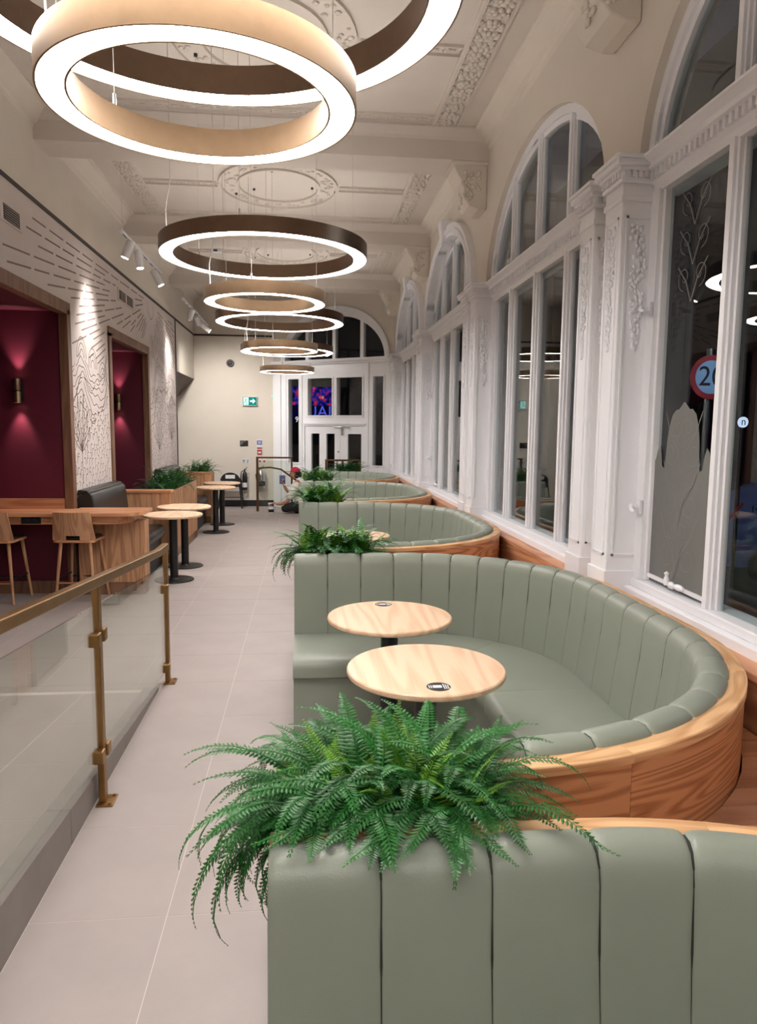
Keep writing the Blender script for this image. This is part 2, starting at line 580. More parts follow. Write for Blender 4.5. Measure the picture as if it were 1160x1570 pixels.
# ---- right wall: plaster with elliptical arches over the window bays
NA = 28
def arch_pts(c, a, b, z0=Z_TR, n=NA):
    return [(c + a * math.cos(PI * i / n), z0 + b * math.sin(PI * i / n)) for i in range(n + 1)]
XO = 1.91
g = MB()
edges = [Y0] + sum([[c - ARCH_A, c + ARCH_A] for c in BAYS], []) + [14.4]
for i in range(0, len(edges), 2):
    g.box(XW, XO, edges[i], edges[i + 1], 0, ZC)
for c in BAYS:
    p = arch_pts(c, ARCH_A, ARCH_B)
    for (ya, za), (yb, zb) in zip(p[:-1], p[1:]):
        g.hexa([(XW, yb, zb), (XO, yb, zb), (XO, ya, za), (XW, ya, za), (XW, yb, ZC), (XO, yb, ZC), (XO, ya, ZC), (XW, ya, ZC)])
    g.box(XW + 0.1, XO, c - ARCH_A, c + ARCH_A, 0, Z_SILL - 0.05)
build(g, 'wall_right', 'cream', kind='structure', label='cream plaster wall with arched window bays')

# ---- windows
WH = 1.30                                    # half width between the piers
GX = 1.805                                   # plane of the glass
def window(n, c):
    w = struct('window_%d' % n, 'tall white arched window with four upright lights, bay %s' % ['behind the viewer', 'nearest the viewer', 'second along the wall', 'third along the wall', 'nearest the entrance'][n - 1])
    mull = [c - 0.67, c, c + (0.67 if n != 2 else 0.59)]
    # sill
    build(MB().box(1.70, 1.90, c - WH, c + WH, Z_SILL - 0.05, Z_SILL).box(1.735, 1.90, c - WH, c + WH, Z_SILL, Z_SILL + 0.045), 'sill', 'white', w, bevel=0.006)
    # jambs and mullions of the lower lights
    for y in (c - WH + 0.04, c + WH - 0.04):
        build(MB().box(1.755, 1.84, y - 0.045, y + 0.045, Z_SILL + .045, Z_TR - 0.16).box(1.78, 1.83, y - 0.062, y + 0.062, Z_SILL + .045, Z_TR - 0.16), 'jamb', 'white', w, bevel=0.004)
    for y in mull:
        build(MB().box(1.752, 1.824, y - 0.018, y + 0.018, Z_SILL + .045, Z_TR - .16).box(1.768, 1.822, y - 0.032, y + 0.032, Z_SILL + .045, Z_TR - .16).box(1.788, 1.82, y - 0.044, y + 0.044, Z_SILL + .045, Z_TR - .16), 'mullion', 'white', w, bevel=0.003)
    # transom, stepped like a small cornice
    pr = [(1.90, Z_TR - .17), (1.765, Z_TR - .17), (1.765, Z_TR - .13), (1.745, Z_TR - .115), (1.745, Z_TR - .07), (1.715, Z_TR - .06), (1.715, Z_TR - .035), (1.675, Z_TR - .012), (1.675, Z_TR), (1.90, Z_TR + 0.01)]
    build(MB().prism(pr, c - WH, c + WH, 'Y'), 'transom', 'white', w)
    if n <= 3:
        g = MB()
        y = c - WH + 0.02
        while y < c + WH - 0.02:
            g.box(1.728, 1.75, y, y + 0.022, Z_TR - .112, Z_TR - .068)
            y += 0.045
        o = build(g, 'dentil_row', 'white', w)
        o['kind'] = 'stuff'
    # arch frame
    def ring(a0, b0, a1, b1, x0, x1, nm, mat):
        g = MB()
        pin, pout = arch_pts(c, a1, b1), arch_pts(c, a0, b0)
        for i in range(NA):
            (y1, z1), (y2, z2), (y3, z3), (y4, z4) = pin[i], pin[i + 1], pout[i + 1], pout[i]
            g.hexa([(x0, y1, z1), (x1, y1, z1), (x1, y2, z2), (x0, y2, z2), (x0, y4, z4), (x1, y4, z4), (x1, y3, z3), (x0, y3, z3)])
        return build(g, nm, mat, w, smooth=True, angle=35)
    ring(ARCH_A + .001, ARCH_B + .001, ARCH_A - .06, ARCH_B - .06, 1.765, 1.85, 'arch_frame', 'white')
    ring(ARCH_A - .06, ARCH_B - .06, ARCH_A - .10, ARCH_B - .10, 1.785, 1.825, 'arch_bead', 'white')
    ai, bi = ARCH_A - .10, ARCH_B - .10
    ztop = lambda y: Z_TR + bi * math.sqrt(max(0, 1 - ((y - c) / ai) ** 2))
    for y in mull:
        zt = ztop(y) + 0.04
        build(MB().box(1.757, 1.824, y - 0.018, y + 0.018, Z_TR, zt).box(1.772, 1.822, y - 0.031, y + 0.031, Z_TR, zt - .02).box(1.79, 1.82, y - 0.042, y + 0.042, Z_TR, zt - .04), 'arch_mullion', 'white', w, bevel=0.003)
    # panes
    ed = [c - WH + .09] + mull + [c + WH - .09]
    for i in range(4):
        build(MB().box(GX, GX + .006, ed[i] + .03, ed[i + 1] - .03, Z_SILL + .04, Z_TR - .16), 'pane', 'pane', w)
    ed = [c - ai] + mull + [c + ai]
    for i in range(4):
        ya, yb = ed[i] + .001, ed[i + 1] - .001
        poly = [(ya, Z_TR)] + [(ya + (yb - ya) * k / 10, max(Z_TR + .002, ztop(ya + (yb - ya) * k / 10) + .03)) for k in range(11)] + [(yb, Z_TR)]
        build(MB().prism(poly, GX, GX + .006, 'X'), 'arch_pane', 'pane', w)
    # archivolt and keystone over the two bays by the entrance
    if n >= 4:
        ring(ARCH_A + .07, ARCH_B + .10, ARCH_A - .05, ARCH_B - .04, 1.655, 1.78, 'archivolt', 'white')
        ring(ARCH_A + .03, ARCH_B + .05, ARCH_A - .0, ARCH_B - .0, 1.635, 1.67, 'archivolt_bead', 'white')
        zk = Z_TR + ARCH_B
        g = MB().hexa([(1.61, c - .05, zk - .08), (1.74, c - .05, zk - .08), (1.74, c + .05, zk - .08), (1.61, c + .05, zk - .08),
                       (1.58, c - .08, zk + .17), (1.74, c - .08, zk + .17), (1.74, c + .08, zk + .17), (1.58, c + .08, zk + .17)])
        build(g, 'keystone', 'white', w, bevel=0.008)
    return w
WINS = [window(i + 1, c) for i, c in enumerate(BAYS)]

# hardware on two casements, and the etched light nearest the viewer
def stay(w, y, z):
    g = MB().bar([(1.775, y - .30, z), (1.765, y + .22, z + .012)], .012, .018)
    g.lathe([(0, 0), (.012, .0), (.014, .03), (.008, .045), (.013, .06), (0, .07)], 10, (1.76, y + .02, z))
    g.ell((1.76, y - .10, z + .012), (.016, .045, .016), 10, 6)
    g.ell((1.76, y - .03, z + .008), (.016, .028, .02), 10, 6)
    build(g, 'casement_stay', 'white', w, smooth=True, angle=30)
def catch(w, y, z):
    g = MB().box(1.735, 1.75, y - .02, y + .02, z - .035, z + .035)
    g.tube([(1.735, y, z), (1.70, y, z), (1.685, y - .03, z - .01), (1.68, y - .075, z - .02)], [.011, .012, .010, .007], 8)
    g.ell((1.70, y, z), (.016, .016, .018), 8, 6)
    build(g, 'casement_catch', 'white', w, smooth=True, angle=35)
stay(WINS[1], 3.30, Z_SILL + .075)
catch(WINS[1], 3.61, 1.33); catch(WINS[1], 3.61, 2.34)
stay(WINS[3], 9.7, Z_SILL + .075)
catch(WINS[3], 10.01, 1.33); catch(WINS[3], 10.01, 2.2)
def etched(w, y0, y1, z0, z1):
    x = GX - .004
    cy, hw = (y0 + y1) / 2, (y1 - y0) / 2
    prof = [(-1, .0), (-.90, .02), (-.84, .07), (-.76, .09), (-.70, .05), (-.66, -.01), (-.58, -.02), (-.54, .05), (-.52, .12), (-.47, .19), (-.38, .245), (-.26, .27), (-.18, .268), (-.10, .285), (-.04, .30), (0, .305)]
    top = [(cy + u * hw, z1 + h) for u, h in prof] + [(cy - u * hw, z1 + h) for u, h in prof[::-1][1:]]
    poly = [(y0, z0)] + top + [(y1, z0)]
    build(MB().prism(poly, x - .001, x, 'X'), 'frosted_field', 'frost', w)
    g = MB()
    def scroll(cy_, cz_, r, turns, sgn, a0):
        pts = []
        for i in range(30):
            tt = i / 29
            a = a0 + sgn * turns * 2 * PI * tt
            rr = r * (1 - .8 * tt)
            pts.append((cy_ + rr * math.cos(a), cz_ + rr * math.sin(a)))
        g.ribbon(pts, .004, x - .003)
    for zz in (1.12, 1.38, 1.62):
        for sg in (-1, 1):
            scroll(cy + sg * .10, zz, .085, 1.3, sg, PI / 2)
            scroll(cy + sg * .045, zz + .12, .05, 1.1, -sg, 0)
            g.ribbon([(cy, zz - .1), (cy + sg * .03, zz), (cy + sg * .12, zz + .10), (cy + sg * .17, zz + .2)], .006, x - .003)
    for zz in (2.45, 2.62, 2.8):
        for sg in (-1, 1):
            scroll(cy + sg * .07, zz, .06, 1.2, sg, -PI / 2)
            g.ribbon([(cy, zz - .12), (cy + sg * .05, zz - .02), (cy + sg * .13, zz + .06)], .006, x - .003)
    build(g, 'etched_scroll', 'etch', w)
etched(WINS[1], 3.03, 3.60, .95, 1.56)

# ---- paired pilasters on the piers
_n = [0]
def trim(label):
    _n[0] += 1
    return struct('trim_%d' % _n[0], label)
def lumps(g, pts, r, flat=(1, 1, 1)):
    for p in pts:
        q = r * random.uniform(.6, 1.25)
        g.ell(p, (q * flat[0], q * flat[1], q * flat[2]), 6, 4)
def pilaster(y0, y1, label, xf, xb):
    t = trim(label)
    zb, zc = Z_SILL - .04, Z_TR - .20
    build(MB().box(xf, xb, y0, y1, zb, zc), 'shaft', 'white', t, bevel=0.006)
    build(MB().box(xf - .012, xb, y0 - .012, y1 + .012, zb, zb + .12), 'plinth', 'white', t, bevel=0.004)
    g = MB()
    for d, a, b in ((.008, zc - .01, zc + .02), (.0, zc + .02, zc + .08), (.016, zc + .08, zc + .10), (.03, zc + .135, zc + .155), (.05, zc + .155, zc + .185), (.06, zc + .185, zc + .205)):
        g.box(xf - d, xb, y0 - d, y1 + d, a, b)
    g.box(xf - .012, xb, y0 - .012, y1 + .012, zc + .10, zc + .135)
    build(g, 'capital', 'white', t, bevel=0.003)
    g = MB()
    k = y0
    while k < y1:
        g.box(xf - .026, xf, k, k + .016, zc + .103, zc + .134)
        k += .032
    k = xf + .005
    while k < xb - .03:
        g.box(k, k + .016, y0 - .026, y0, zc + .103, zc + .134)
        k += .032
    o = build(g, 'dentil_row', 'white', t); o['kind'] = 'stuff'
    # raised panel borders and carving on the two faces in view
    g = MB()
    ym, hy = (y0 + y1) / 2, (y1 - y0) / 2 - .03
    for u in (ym - hy, ym + hy - .012):
        g.box(xf - .006, xf, u, u + .012, zb + .2, zc - .08)
    for z in (zb + .2, zc - .092):
        g.box(xf - .006, xf, ym - hy, ym + hy, z, z + .012)
    for u in (xf + .025, xb - .04):
        g.box(u, u + .012, y0 - .006, y0, zb + .2, zc - .08)
    for z in (zb + .2, zc - .092):
        g.box(xf + .025, xb - .028, y0 - .006, y0, z, z + .012)
    g.box(xf + .03, xb - .05, y0 - .016, y0 - .012, zb + .03, zb + .034)
    build(g, 'panel_border', 'white', t)
    g = MB()
    pts, pt2 = [], []
    for i in range(110):
        k = i / 109
        z = zc - .12 - k * .62
        wd = (1 - k) ** .4
        pts.append((xf - .004, ym + random.uniform(-1, 1) * (hy - .02) * wd, z))
        pt2.append(((xf + xb) / 2 + random.uniform(-1, 1) * .045 * wd - .005, y0 - .004, z))
    lumps(g, pts, .012, (.7, 1, 1.2))
    lumps(g, pt2, .012, (1, .7, 1.2))
    build(g, 'carved_drop', 'white', t, smooth=True, angle=0)
    return t
NM = ['behind the viewer', 'beside the viewer', 'between the first two windows in view', 'between the second and third window', 'between the third and last window', 'by the entrance arch']
for i, pc in enumerate(PIERS):
    if i == 0:
        continue
    pilaster(pc - .31, pc - .10, 'white carved pilaster with deep side panel, %s' % NM[i], 1.60, 1.80)
    pilaster(pc + .10, pc + .31, 'slimmer white carved pilaster with creamy side, %s' % NM[i], 1.62, 1.80)

# ---- cornices, beams, consoles
for x0, s, nm in ((XW, -1, 'window wall'), (XL, 1, 'mural wall')):
    t = trim('cream plaster cornice above the %s' % nm)
    p = [(x0, ZC), (x0 + s * .16, ZC), (x0 + s * .16, ZC - .02), (x0 + s * .13, ZC - .03), (x0 + s * .05, ZC - .10), (x0 + s * .035, ZC - .13), (x0 + s * .012, ZC - .14), (x0, ZC - .17)]
    build(MB().prism(p, Y0, 14.4 if s < 0 else YB, 'Y'), 'cornice_run', 'cream', t)
ZB = 4.23
for i, pc in enumerate(PIERS):
    t = trim('cream ceiling beam %s' % NM[i])
    build(MB().box(XL, XW, pc - .21, pc + .21, ZB, ZC), 'beam', 'ceil', t)
    g = MB()
    for s in (-1, 1):
        y = pc + s * .21
        g.prism([(y, ZC), (y + s * .09, ZC), (y + s * .09, ZC - .02), (y + s * .03, ZC - .08), (y, ZC - .10)], XL, XW, 'X')
    build(g, 'beam_moulding', 'ceil', t)
    if i >= 1:
        c = trim('cream scroll console with carved flowers, %s' % NM[i])
        p = [(XW, ZB), (1.40, ZB), (1.40, ZB - .05), (1.42, ZB - .10), (1.47, ZB - .17), (1.50, ZB - .25), (1.50, ZB - .33), (1.55, ZB - .39), (1.64, ZB - .42), (XW, ZB - .42)]
        build(MB().prism(p, pc - .17, pc + .17, 'Y'), 'bracket', 'cream', c, bevel=0.012)
        build(MB().box(1.37, XW, pc - .20, pc + .20, ZB - .03, ZB), 'abacus', 'cream', c, bevel=0.006)
        g = MB()
        pts = [(1.56 + random.uniform(-.07, .09), pc - .172, ZB - .17 + random.uniform(-.1, .1)) for _ in range(26)]
        lumps(g, pts, .02, (1, .6, 1))
        for k in range(8):
            a = k * PI / 4
            g.ell((1.535 + .035 * math.cos(a), pc - .175, ZB - .30 + .035 * math.sin(a)), (.02, .016, .02), 6, 4)
        lumps(g, [(1.49 + .02 * random.random(), pc + random.uniform(-.1, .1), ZB - .28 + random.uniform(-.07, .1)) for _ in range(18)], .022, (.6, 1, 1))
        build(g, 'carved_flowers', 'cream', c, smooth=True, angle=0)

# ---- plaster coffers between the beams
def coffer(ya, yb, label):
    t = trim(label)
    z = ZC
    fil = MB()
    def fillet(x0, x1, y0, y1, h=.022):
        fil.box(x0, x1, y0, y1, z - h, z)
    fl_ = MB()
    def band(x0, x1, y0, y1, n, r):
        lumps(fl_, [(random.uniform(x0, x1), random.uniform(y0, y1), z - .012) for _ in range(n)], r, (1, 1, .8))
    L = yb - ya
    for xa, xb in ((1.17, 1.38), (-2.04, -1.83)):
        fillet(xa - .02, xa, ya, yb); fillet(xb, xb + .02, ya, yb); fillet(xa + .0, xa + .015, ya, yb, .032)
        k = ya + .05
        while k < yb - .03:              # flower clusters in the side bands
            xm = (xa + xb) / 2
            for q in range(7):
                a = q * 2 * PI / 6
                rr = .0 if q == 6 else .042
                fl_.ell((xm + rr * math.cos(a) + random.uniform(-.01, .01), k + rr * math.sin(a), z - .004), (.028, .028, .02), 6, 4)
            for q in range(8):
                fl_.ell((xm + random.choice((-1, 1)) * random.uniform(.05, .09), k + random.uniform(-.07, .07), z - .003), (.024, .032, .014), 6, 4)
            k += .145
    ym = (ya + yb) / 2
    for yc in (ya + .09, ym, yb - .09):
        for xa, xb in (((-1.82, 1.16),) if yc != ym else ((-1.82, -1.0), (.40, 1.16))):
            fillet(xa, xb, yc - .075, yc - .06); fillet(xa, xb, yc + .06, yc + .075)
            k = xa + .1
            while k < xb:
                for q in range(6):
                    a = q * PI / 3
                    fl_.ell((k + .032 * math.cos(a), yc + .026 * math.sin(a), z - .003), (.02, .02, .012), 6, 4)
                k += .13
                fl_.ell((k - .06, yc, z - .006), (.035, .012, .012), 6, 4)
    # oval medallion
    cx, rx, ry = -.30, .68, min(.82, L / 2 - .2)
    for k, (a, b) in enumerate(((1.0, .97), (.70, .66))):
        N = 40
        for i in range(N):
            a0, a1 = 2 * PI * i / N, 2 * PI * (i + 1) / N
            P = lambda f, an, zz: (cx + rx * f * math.cos(an), ym + ry * f * math.sin(an), zz)
            fil.hexa([P(b, a0, z - .024), P(a, a0, z - .024), P(a, a1, z - .024), P(b, a1, z - .024), P(b, a0, z), P(a, a0, z), P(a, a1, z), P(b, a1, z)])
    for i in range(90):
        a = random.uniform(0, 2 * PI)
        f = random.uniform(.74, .93)
        q = random.uniform(.014, .028)
        fl_.ell((cx + rx * f * math.cos(a), ym + ry * f * math.sin(a), z - .003), (q, q, .013), 6, 4)
    for s in (-1, 1):
        for q in range(14):
            fl_.ell((cx + random.uniform(-.1, .1), ym + s * (ry * 1.0 + random.uniform(-.03, .14)), z - .004), (.03, .03, .016), 6, 4)
        for sx in (-1, 1):
            fillet(cx + sx * .13 - .007, cx + sx * .13 + .007, min(ym + s * ry, ym + s * (ry + .16)), max(ym + s * ry, ym + s * (ry + .16)))
    build(fil, 'fillet_moulding', 'ceil', t)
    o = build(fl_, 'plaster_flowers', 'ceil', t, smooth=True, angle=0)
for i in range(5):
    coffer(PIERS[i] + .32, PIERS[i + 1] - .32, 'plaster coffer with floral bands and oval medallion, ceiling bay %s' % NM[i + 1].replace('between', 'before the piers between'))

# ---- left wall: mural panel with two framed alcoves, plaster above
AL = [(5.58, 7.66, 2.86), (9.30, 11.40, 2.84)]         # alcove openings: y0, y1, head
ZT = 3.68
wl = struct('wall_left', 'off-white mural wall printed with rays, hills and plants')
YE = 13.85
g = MB()
ys = [Y0, AL[0][0], AL[0][1], AL[1][0], AL[1][1], YE]
for i in range(5):
    if i in (1, 3):
        g.box(XL - .06, XL, ys[i], ys[i + 1], AL[i // 2][2], ZT)
    else:
        g.box(XL - .06, XL, ys[i], ys[i + 1], -.1, ZT)
build(g, 'mural_panel', 'mural', wl)
build(MB().box(XL - .1, XL, Y0, YB, ZT + .035, ZC), 'upper_plaster', 'cream', wl)
build(MB().box(XL - .1, XL + .012, Y0, YB, ZT, ZT + .035), 'picture_rail', 'dark_trim', wl)
build(MB().box(XL - .1, XL + .012, YE, YE + .05, 0, ZT), 'edge_strip', 'dark_trim', wl)
# printed drawing on the panel: dashed sun rays, hills, plants, hooked tufts
g = MB()
MX = XL + .0015
SY, SZ = 11.75, 3.62
def inhole(y, z, m=.16):
    for (a, b, h) in AL:
        if a - m < y < b + m and z < h + m:
            return True
    for vy in (10.2, 6.2):
        if abs(y - vy) < .5 and abs(z - 3.41) < .14:
            return True
    return False
def hill(y):
    return 2.52 + .22 * math.sin(y * 2.1) + .16 * math.sin(y * 4.7 + 1) + .05 * math.sin(y * 11)
for k in range(140):
    an = math.radians(1.0 + k * 1.28)
    dy, dz = -math.cos(an), -math.sin(an)
    r = (.42, 2.4, 1.15, 2.4)[k % 4] + random.uniform(0, .3)
    while r < 8.2:
        Ld = random.uniform(.3, .62)
        seg = []
        for q in range(9):
            rr = r + Ld * q / 8
            y, z = SY + dy * rr, SZ + dz * rr
            if 5.0 < y < YE - .06 and z > hill(y) + .12 and z < ZT - .03 and not inhole(y, z):
                seg.append((y, z))
        if len(seg) >= 5:
            g.ribbon([seg[0], seg[-1]], .016, MX)
        r += Ld + random.uniform(.07, .12)
for k in range(14):                                       # the sun itself
    a0 = PI + .15
arc = [(SY + .22 * math.cos(a), SZ - .24 * math.sin(a)) for a in [PI * i / 14 for i in range(15)]]
g.ribbon([p for p in arc if p[1] < ZT - .02], .012, MX)
for lv in range(9):                                       # hill contours
    y = 5.0
    run = []
    while y < YE - .05:
        z = hill(y) - lv * .062 - .012 * lv * math.sin(y * 5.3 + lv) + .015 * math.sin(y * 31 + lv * 2)
        if inhole(y, z, .14) or random.random() < .085:
            if len(run) > 2:
                g.ribbon(run, .011, MX)
            run = []
        else:
            run.append((y, z))
        y += .035
    if len(run) > 2:
        g.ribbon(run, .011, MX)
for (cy, cz) in ((8.15, 2.70), (8.55, 2.62), (8.95, 2.5), (12.1, 2.35), (12.9, 2.5), (13.4, 2.3)):   # rounded tree tops
    for rr in (.07, .12, .17):
        g.ribbon([(cy + rr * math.cos(PI * i / 10), cz - .25 + 1.3 * rr * math.sin(PI * i / 10)) for i in range(11)], .011, MX)
for (cy, cz) in ((8.05, 1.45), (12.2, 1.35), (13.3, 1.5)):              # broad leaved plants
    g.ribbon([(cy, cz - .35), (cy, cz + .05)], .012, MX)
    for sd in (-1, 1):
        for ll, bend in ((.62, .10), (.45, .26), (.26, .32)):
            pts = [(cy + sd * bend * (k / 8) ** 1.4, cz + ll * (k / 8)) for k in range(9)]
            bk = [(p[0] + sd * .05 * math.sin(PI * k / 8), p[1] - .04 * math.sin(PI * k / 8)) for k, p in enumerate(pts)]
            g.ribbon(pts, .011, MX); g.ribbon(bk, .011, MX)
z = .92
while z < 2.35:                                           # hooked tufts
    y = 7.8 + random.random() * .1
    while y < YE - .1:
        zz = z + random.uniform(-.03, .03)
        if not inhole(y, zz, .13) and zz < hill(y) - .42:
            r = random.uniform(.022, .036)
            s = random.choice((-1, 1, 1))
            g.ribbon([(y - s * r, zz - r * 1.3), (y - s * r, zz)] + [(y - s * r * math.cos(a), zz + r * math.sin(a)) for a in (.5, 1.1, 1.7, 2.4)], .011, MX)
        y += random.uniform(.085, .125)
    z += .085
o = build(g, 'mural_print', 'mural_line', wl)
o['kind'] = 'stuff'

def alcove(n, y0, y1, h, near):
    a = struct('wall_alcove_%d' % n, 'burgundy painted alcove %s' % near)
    xb = -3.62
    build(MB().box(xb, XL - .06, y1, y1 + .1, -.1, ZT), 'end_panel', 'burgundy', a)
    build(MB().box(xb, XL - .06, y0 - .1, y0, -.1, ZT), 'near_panel', 'burgundy', a)
    build(MB().box(xb - .1, xb, y0 - .1, y1 + .1, -.1, ZT), 'rear_panel', 'burgundy', a)
    build(MB().box(xb, XL - .06, y0, y1, h, h + .1), 'alcove_ceiling', 'burgundy', a)
    t = trim('brown wooden frame around the burgundy alcove %s' % near)
    for ya, yb in ((y0 - .09, y0 + .02), (y1 - .02, y1 + .09)):
        build(MB().box(XL - .065, XL + .022, ya, yb, 0, h + .02), 'jamb', 'oak_frame', t, bevel=0.003)
    build(MB().box(XL - .065, XL + .022, y0 - .09, y1 + .09, h - .03, h + .09), 'head', 'oak_frame', t, bevel=0.003)
alcove(1, *AL[0], 'with the bar counter')
alcove(2, *AL[1], 'behind the planter block')

# ---- end wall and the sloping soffit beside it
build(MB().box(-4.2, -.66, YB, YB + .15, -.1, ZC), 'wall_end', 'cream', kind='structure', label='cream end wall with signs and fire extinguishers')
build(MB().box(XL, -.69, YB - .012, YB, ZT, ZT + .035), 'trim_end_rail', 'dark_trim', kind='structure', label='thin dark rail high on the end wall')
build(MB().box(-3.7, -.69, YB - .02, YB, 0, .135), 'baseboard_end', 'black', kind='structure', label='black skirting along the end wall')
t = struct('wall_bulkhead', 'cream bulkhead with dark sloping underside past the mural')
build(MB().box(XL - .1, XL, YE + .05, YB, 2.76, ZT), 'bulkhead_face', 'cream', t)
build(MB().prism([(XL - .02, 2.76), (XL - .1, 2.76), (-3.7, 1.36), (-3.7, 1.30)], YE + .05, YB, 'Y'), 'sloping_underside', 'soffit', t)
build(MB().box(-3.8, -3.7, YE, YB, -.1, 2.0), 'niche_side', 'cream', t)
build(MB().box(-3.7, XL - .1, YE, YE + .06, -.1, ZT), 'niche_return', 'cream', t)

# ---- canted entrance wall
DL = 2.964
dw = struct('wall_entrance', 'white panelled entrance wall with arched fanlight', (-.69, 16.13, 0), -math.atan2(1.78, 2.37))
def inl(mb, o):
    mb.v = [tuple(WM[o.name] @ Vector(p)) for p in mb.v]
    return mb
def dbox(*b):
    return inl(MB().box(*b), dw)
HOLES = [(.42, .70, .99, 2.77), (.94, 1.56, 2.0, 2.77), (1.68, 2.30, 2.0, 2.77), (2.56, 2.80, .99, 2.77), (.84, 2.36, -.32, 1.78)]
us = sorted({0.0, DL} | {h[0] for h in HOLES} | {h[1] for h in HOLES})
vs = sorted({-.34, 3.06} | {h[2] for h in HOLES} | {h[3] for h in HOLES})
g = MB()
for a, b in zip(us[:-1], us[1:]):
    for c, d in zip(vs[:-1], vs[1:]):
        m, n = (a + b) / 2, (c + d) / 2
        if not any(h[0] < m < h[1] and h[2] < n < h[3] for h in HOLES):
            g.box(a, b, 0, .12, c, d)
build(inl(g, dw), 'panelling', 'white', dw)
g = MB()
for a, b in ((0, .05), (.05, .22), (.28, .36), (.74, .79), (2.41, 2.46), (2.90, DL)):
    g.box(a, b, -.035 if b - a > .1 else -.02, 0, -.3, 3.05)
g.box(0, .34, -.05, 0, 2.88, 3.0)
build(inl(g, dw), 'upright_moulding', 'white', dw, bevel=0.003)
g = MB()
for h in HOLES[:4]:
    for a, b, c, d in ((h[0] - .03, h[0], h[2] - .03, h[3] + .03), (h[1], h[1] + .03, h[2] - .03, h[3] + .03), (h[0], h[1], h[2] - .03, h[2]), (h[0], h[1], h[3], h[3] + .03)):
        g.box(a, b, -.014, 0, c, d)
g.box(.80, 2.40, -.02, 0, 1.81, 1.85)
build(inl(g, dw), 'pane_bead', 'white', dw)
build(inl(MB().prism([(0.0, 3.05), (-.04, 3.05), (-.05, 3.08), (-.08, 3.1), (-.09, 3.15), (.12, 3.15), (.12, 3.05)], 0, DL, 'X'), dw), 'transom', 'white', dw)
AC, AZ = 1.60, 3.15
def dstrip(a, b, top, y0, y1, nm, mat, a2=None, b2=None):
    g = MB()
    P = lambda A_, B_, i: (AC + A_ * math.cos(PI * i / 30), AZ + B_ * math.sin(PI * i / 30))
    for i in range(30):
        p, q = P(a, b, i), P(a, b, i + 1)
        if a2:
            r, s = P(a2, b2, i + 1), P(a2, b2, i)
        else:
            r, s = (q[0], top), (p[0], top)
        g.hexa([(p[0], y0, p[1]), (p[0], y1, p[1]), (q[0], y1, q[1]), (q[0], y0, q[1]), (s[0], y0, s[1]), (s[0], y1, s[1]), (r[0], y1, r[1]), (r[0], y0, r[1])])
    return build(inl(g, dw), nm, mat, dw, smooth=True, angle=35)
dstrip(1.33, 1.02, ZC, 0, .14, 'arch_plaster', 'cream')
build(inl(MB().box(0, AC - 1.33, 0, .14, AZ, ZC).box(AC + 1.33, DL + .05, 0, .14, AZ, ZC), dw), 'side_plaster', 'cream', dw)
dstrip(1.24, .87, None, -.05, .14, 'fanlight_frame', 'white', 1.355, 1.06)
for s in (.91, 1.60, 2.28):
    zt = AZ + .87 * math.sqrt(max(0, 1 - ((s - AC) / 1.24) ** 2)) + .04
    build(dbox(s - .04, s + .04, .0, .10, AZ, zt), 'fanlight_bar', 'white', dw, bevel=0.004)
ed = [AC - 1.24, .91, 1.60, 2.28, AC + 1.24]
for i in range(4):
    a, b = ed[i] + .002, ed[i + 1] - .002
    poly = [(a, AZ)] + [(a + (b - a) * k / 10, max(AZ + .002, AZ + .9 * math.sqrt(max(0, 1 - ((a + (b - a) * k / 10 - AC) / 1.26) ** 2)))) for k in range(11)] + [(b, AZ)]
    build(inl(MB().prism(poly, .06, .066, 'Y'), dw), 'fanlight_pane', 'pane', dw)
for h in HOLES[:4]:
    build(dbox(h[0] - .01, h[1] + .01, .06, .066, h[2] - .01, h[3] + .01), 'side_pane', 'pane', dw)
d1 = struct('door_1', 'white double entrance door with narrow panes', (-.69, 16.13, 0), -math.atan2(1.78, 2.37))
for a, b, panes in ((.85, 1.755, ((1.01, 1.22), (1.40, 1.61))), (1.76, 2.35, ((1.94, 2.27),))):
    g = MB()
    u = sorted([a, b] + [x for p in panes for x in p])
    for p, q in zip(u[:-1], u[1:]):
        if any(abs(p - r[0]) < 1e-6 for r in panes):
            g.box(p, q, .02, .07, -.3, -.05); g.box(p, q, .02, .07, 1.62, 1.775)
        else:
            g.box(p, q, .02, .07, -.3, 1.775)
    lf = build(inl(g, dw), 'door_leaf', 'white', d1)
    for r in panes:
        build(dbox(r[0], r[1], .042, .048, -.05, 1.62), 'door_pane', 'pane', lf)
build(inl(MB().box(1.80, 1.83, -.02, .02, 1.60, 1.77).box(1.62, 1.80, -.02, .0, 1.745, 1.765).box(1.86, 2.0, -.02, .0, 1.745, 1.765), dw), 'door_closer', 'steel', d1, bevel=0.003)
build(inl(MB().lathe([(0, -.01), (.016, -.01), (.016, .02)], 12, (1.715, 0, 1.25), 'Y'), dw), 'lock', 'steel', d1)
build(dbox(1.70, 1.735, -.05, -.03, .55, 1.06), 'pull_handle', 'steel', d1, bevel=0.004)
RD = WM[dw.name].to_3x3() @ Matrix(((1, 0, 0), (0, 0, -1), (0, 1, 0)))
lettering('9', 'house_number', 'paper_white', dw, .17, WM[dw.name] @ Vector((.60, .05, 1.91)), RD)

